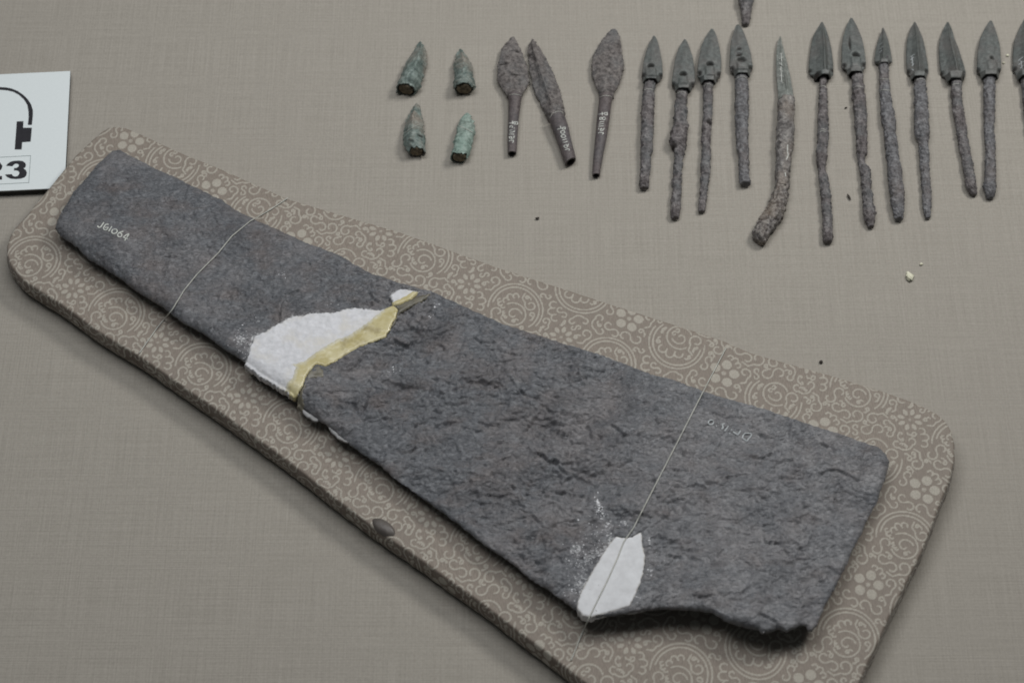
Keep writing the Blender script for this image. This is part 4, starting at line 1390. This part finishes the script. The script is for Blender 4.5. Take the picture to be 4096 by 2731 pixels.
def cap_point(label, rows, mat, seed, pits=(), ties=(), zend=3.0, ztip=1.2, CP=CP):
    n = len(rows)
    loc = P(*z1([((rows[-1][1] + rows[-1][2]) / 2, rows[-1][0])])[0], 0)
    t = thing('bronze_point', label, 'arrowhead', (loc[0], loc[1], 0), GC)
    st = []
    for i, r in enumerate(rows):
        if len(r) == 3:
            y, xl, xr = r
            L_, R_ = (xl, y), (xr, y)
        else:
            L_, R_ = (r[0], r[1]), (r[2], r[3])
        k = i / (n - 1)
        wf = 0.5 * 0.22 * math.sin(math.pi * min(1, k * 1.6)) if k < .625 else 0
        L_, R_ = (L_[0] - (R_[0] - L_[0]) * wf, L_[1]), (R_[0] + (R_[0] - L_[0]) * wf, R_[1])
        rad = math.hypot(R_[0] - L_[0], R_[1] - L_[1]) / 2 * .4254 / PX
        st.append((*z1([L_])[0], *z1([R_])[0], CP * (1 - k) + RP * k, max(ztip, rad * (.62 * (1 - k) + .95 * k))))
    _, hb = loft_part('shell', t, st, M[mat], amp=0.22, nscale=3.4, seed=seed, pits=pits, hollow=0.86, lumps=0.7, edge_rough=0.6, jag=1.5)
    last = st[-1]
    V, Q, T, d_ = loft([(last[0] * .88 + last[2] * .12, last[1] - 14, last[2] * .88 + last[0] * .12, last[3] - 14, RP, last[5]),
                        (last[0] * .86 + last[2] * .14, last[1] + 1, last[2] * .86 + last[0] * .14, last[3] + 1, RP, last[5]),
                        (last[0] * .60 + last[2] * .40, last[1] + 3, last[2] * .60 + last[0] * .40, last[3] + 3, RP, last[5])], step=0.25, amp=0.25, nscale=1.0, seed=seed + 5)
    place('core', V, Q, M['core'], t, T, attrs={'dirt': d_})
    for tie in ties:
        strokes('binding_thread', hb, [z1(tie)], 2.8, M['nylon'], t, 0.1)
    return t


cap_point('mottled bronze point leaning right, top left of the four short points',
          [(410, 162, 430, 158), (385, 215, 462, 205), (355, 270, 474, 260), (318, 330, 475, 325), (285, 390, 465, 395), (255, 450, 450, 465), (230, 510, 440, 530), (210, 560, 425, 575), (202, 585, 390, 610), (202, 600, 380, 622)],
          'patina_mix', 70, CP=prof_ridge(.95, .28))
cap_point('grey green bronze point with a pale ridge line, top right of the four short points',
          [(225, 798, 812), (260, 782, 838), (300, 768, 862), (350, 758, 890), (400, 752, 908), (470, 745, 922), (540, 738, 935), (585, 738, 936), (605, 742, 932)],
          'patina_mix', 75, CP=prof_ridge(.85, .05))
cap_point('brown and blue grey bronze point, bottom left of the four short points',
          [(735, 382, 398), (770, 360, 415), (820, 335, 430), (880, 308, 440), (950, 288, 448), (1020, 270, 460), (1090, 262, 470), (1130, 270, 470), (1150, 296, 470), (1195, 308, 468)],
          'patina_mix', 80, CP=prof_ridge(.8, -.15), ties=[[(290, 1012), (330, 980), (380, 950), (435, 935)]], pits=[(*z1([(430, 1078)])[0], 1.0, .5, 1.0)])
cap_point('bright green bronze point, bottom right of the four short points',
          [(825, 852, 872), (860, 825, 900), (900, 806, 912), (960, 787, 920), (1030, 768, 924), (1100, 750, 920), (1160, 738, 905), (1210, 720, 890), (1250, 712, 876)],
          'patina', 85, ties=[[(785, 948), (830, 968), (880, 990), (920, 1012)]])

# ------------------------------------------------------------------ white label card
ZC = 4.2
card_px = [(-420, 318), (281, 285), (262, 668), (256, 752), (-420, 783)]
k0 = lambda l: crop(0, 300, .2935, l)


def slab(name, pts_px, z, th, mat, parent=None, zref=None):
    pg = poly(pts_px, z if zref is None else zref)
    tri = tessellate_polygon([[Vector((a, b, 0)) for a, b in pg]])
    n = len(pg)
    V = np.concatenate([np.c_[pg, np.full(n, z)], np.c_[pg, np.full(n, z - th)]])
    T, Q = [], []
    for a, b, c in tri:
        area = (pg[b][0] - pg[a][0]) * (pg[c][1] - pg[a][1]) - (pg[b][1] - pg[a][1]) * (pg[c][0] - pg[a][0])
        if area < 0:
            b, c = c, b
        T.append((a, b, c))
        T.append((a + n, c + n, b + n))
    ccw = sum(pg[i][0] * pg[(i + 1) % n][1] - pg[(i + 1) % n][0] * pg[i][1] for i in range(n)) > 0
    for i in range(n):
        j = (i + 1) % n
        Q.append((i, i + n, j + n, j) if ccw else (j, j + n, i + n, i))
    return place(name, V, Q, mat, parent, T, smooth=False)


loc = P(-80, 540, 0)
card = thing('label_card', 'white label card with black drawing and boxed number 23, cut by the left edge', 'label card', (loc[0], loc[1], 0))
slab('card_face', card_px, ZC, 0.5, M['card'], card)
slab('backing_board', card_px, ZC - 0.5, 1.6, M['cardedge'], card, zref=ZC)
slab('foot', [(-350, 360), (200, 340), (190, 650), (-350, 690)], ZC - 2.1, 2.4, M['cardedge'], card)
slab('drawing', k0([(-300, 320), (-250, 240), (-120, 182), (0, 167), (80, 172), (160, 187), (240, 220), (320, 275), (380, 335), (425, 405), (448, 480), (448, 560), (435, 683), (378, 683), (390, 590), (388, 500), (372, 410), (325, 335), (260, 275), (180, 232), (100, 213), (0, 205), (-120, 222), (-220, 270), (-270, 340)]),
     ZC + .05, .04, M['ink'], card)
slab('drawing', k0([(228, 635), (320, 630), (315, 722), (435, 720), (418, 910), (303, 918), (295, 1018), (200, 1018)]), ZC + .05, .04, M['ink'], card)
slab('digit', k0([(80, 1240), (105, 1210), (140, 1185), (190, 1172), (260, 1168), (310, 1175), (345, 1200), (355, 1230), (345, 1260), (320, 1275), (350, 1295), (367, 1330), (360, 1370), (330, 1400), (280, 1415), (220, 1420), (150, 1415), (100, 1395), (75, 1370), (68, 1358), (160, 1352), (175, 1375), (205, 1385), (240, 1378), (262, 1350), (262, 1325), (245, 1308), (215, 1302), (190, 1303), (192, 1270), (225, 1268), (250, 1250), (258, 1230), (245, 1215), (220, 1210), (195, 1218), (170, 1245)]),
     ZC + .05, .04, M['ink'], card)
slab('digit', k0([(-225, 1255), (-205, 1205), (-140, 1183), (-60, 1180), (0, 1195), (35, 1240), (20, 1285), (-40, 1335), (-80, 1380), (-60, 1382), (28, 1378), (28, 1427), (-230, 1440), (-220, 1400), (-130, 1335), (-70, 1280), (-65, 1240), (-90, 1222), (-120, 1228), (-135, 1255)]),
     ZC + .05, .04, M['ink'], card)
for l in ([(-420, 1143), (420, 1098), (420, 1104), (-420, 1149)], [(414, 1102), (420, 1102), (395, 1472), (388, 1472)], [(-420, 1508), (391, 1465), (391, 1471), (-420, 1514)]):
    slab('frame_line', k0(l), ZC + .05, .04, M['frameink'], card)

# ------------------------------------------------------------------ small loose things
def blob(name, px, py, z, rx, ry, rz, rot, mat, label, cat, seed, amp=0.25, n=14, group=None):
    c = P(px, py, z)
    th_, ph_ = np.meshgrid(np.linspace(0, np.pi, n), np.linspace(0, 2 * np.pi, 2 * n, endpoint=False), indexing='ij')
    rr = 1 + amp * perlin(2.2 * th_ + seed, 1.5 * np.cos(ph_) + 1.2 * np.sin(ph_), seed)
    x, y, zz = rr * rx * np.sin(th_) * np.cos(ph_), rr * ry * np.sin(th_) * np.sin(ph_), rr * rz * np.cos(th_)
    a = math.radians(rot)
    X = c[0] + x * math.cos(a) - y * math.sin(a)
    Y = c[1] + x * math.sin(a) + y * math.cos(a)
    Z = c[2] + zz
    V = np.stack([X, Y, Z], -1).reshape(-1, 3)
    m_ = 2 * n
    i, j = np.meshgrid(np.arange(n - 1), np.arange(m_), indexing='ij')
    Q = np.stack([i * m_ + j, (i + 1) * m_ + j, (i + 1) * m_ + (j + 1) % m_, i * m_ + (j + 1) % m_], -1).reshape(-1, 4)
    o = place(name, V, Q, mat)
    return tag(o, label, cat, group)


blob('oval_lump', 1536, 2112, 10.8, 6.6, 3.1, 2.6, -38, M['lump'], 'smooth grey brown oval lump on the lower left rim of the brocade board', 'lump', 3, 0.05, 18)
blob('cream_chip', 3638, 1107, 0.5, 1.6, 2.3, 0.7, 20, M['chip'], 'cream plaster chip lying alone on the cloth right of centre', 'chip', 4, 0.6, 8)
blob('cream_crumb', 3685, 1056, 0.2, .7, .6, .4, 0, M['chip'], 'tiny cream crumb just above the cream chip', 'crumb', 5, 0.4, 6)
blob('cream_crumb', 4030, 222, 0.2, .8, .7, .4, 0, M['chip'], 'pale crumb right of the last whole bronze head', 'crumb', 6, 0.4, 6)
blob('cream_crumb', 4015, 252, 0.2, .55, .5, .35, 0, M['chip'], 'smaller pale crumb below another beside the last whole bronze head', 'crumb', 7, 0.4, 6)
blob('dark_crumb', 3396, 788, 0.5, .5, 1.7, .5, 20, M['crumb'], 'dark rod-shaped crumb between two tangs', 'crumb', 8, 0.2, 8)
blob('dark_crumb', 2150, 873, 0.3, .9, .6, .5, 10, M['crumb'], 'dark speck below the three leaf-shaped heads', 'crumb', 9, 0.3, 6)
blob('dark_crumb', 3284, 1447, 0.4, .8, .8, .6, 10, M['crumb'], 'round dark crumb above the upper edge of the brocade board', 'crumb', 10, 0.3, 6)
blob('dark_crumb', 3384, 431, 0.3, .7, .35, .3, 20, M['crumb'], 'tiny reddish dark crumb left of the tallest head\'s tang', 'crumb', 11, 0.3, 6)

for o in bpy.data.objects:
    if '_base' in o:
        del o['_base']
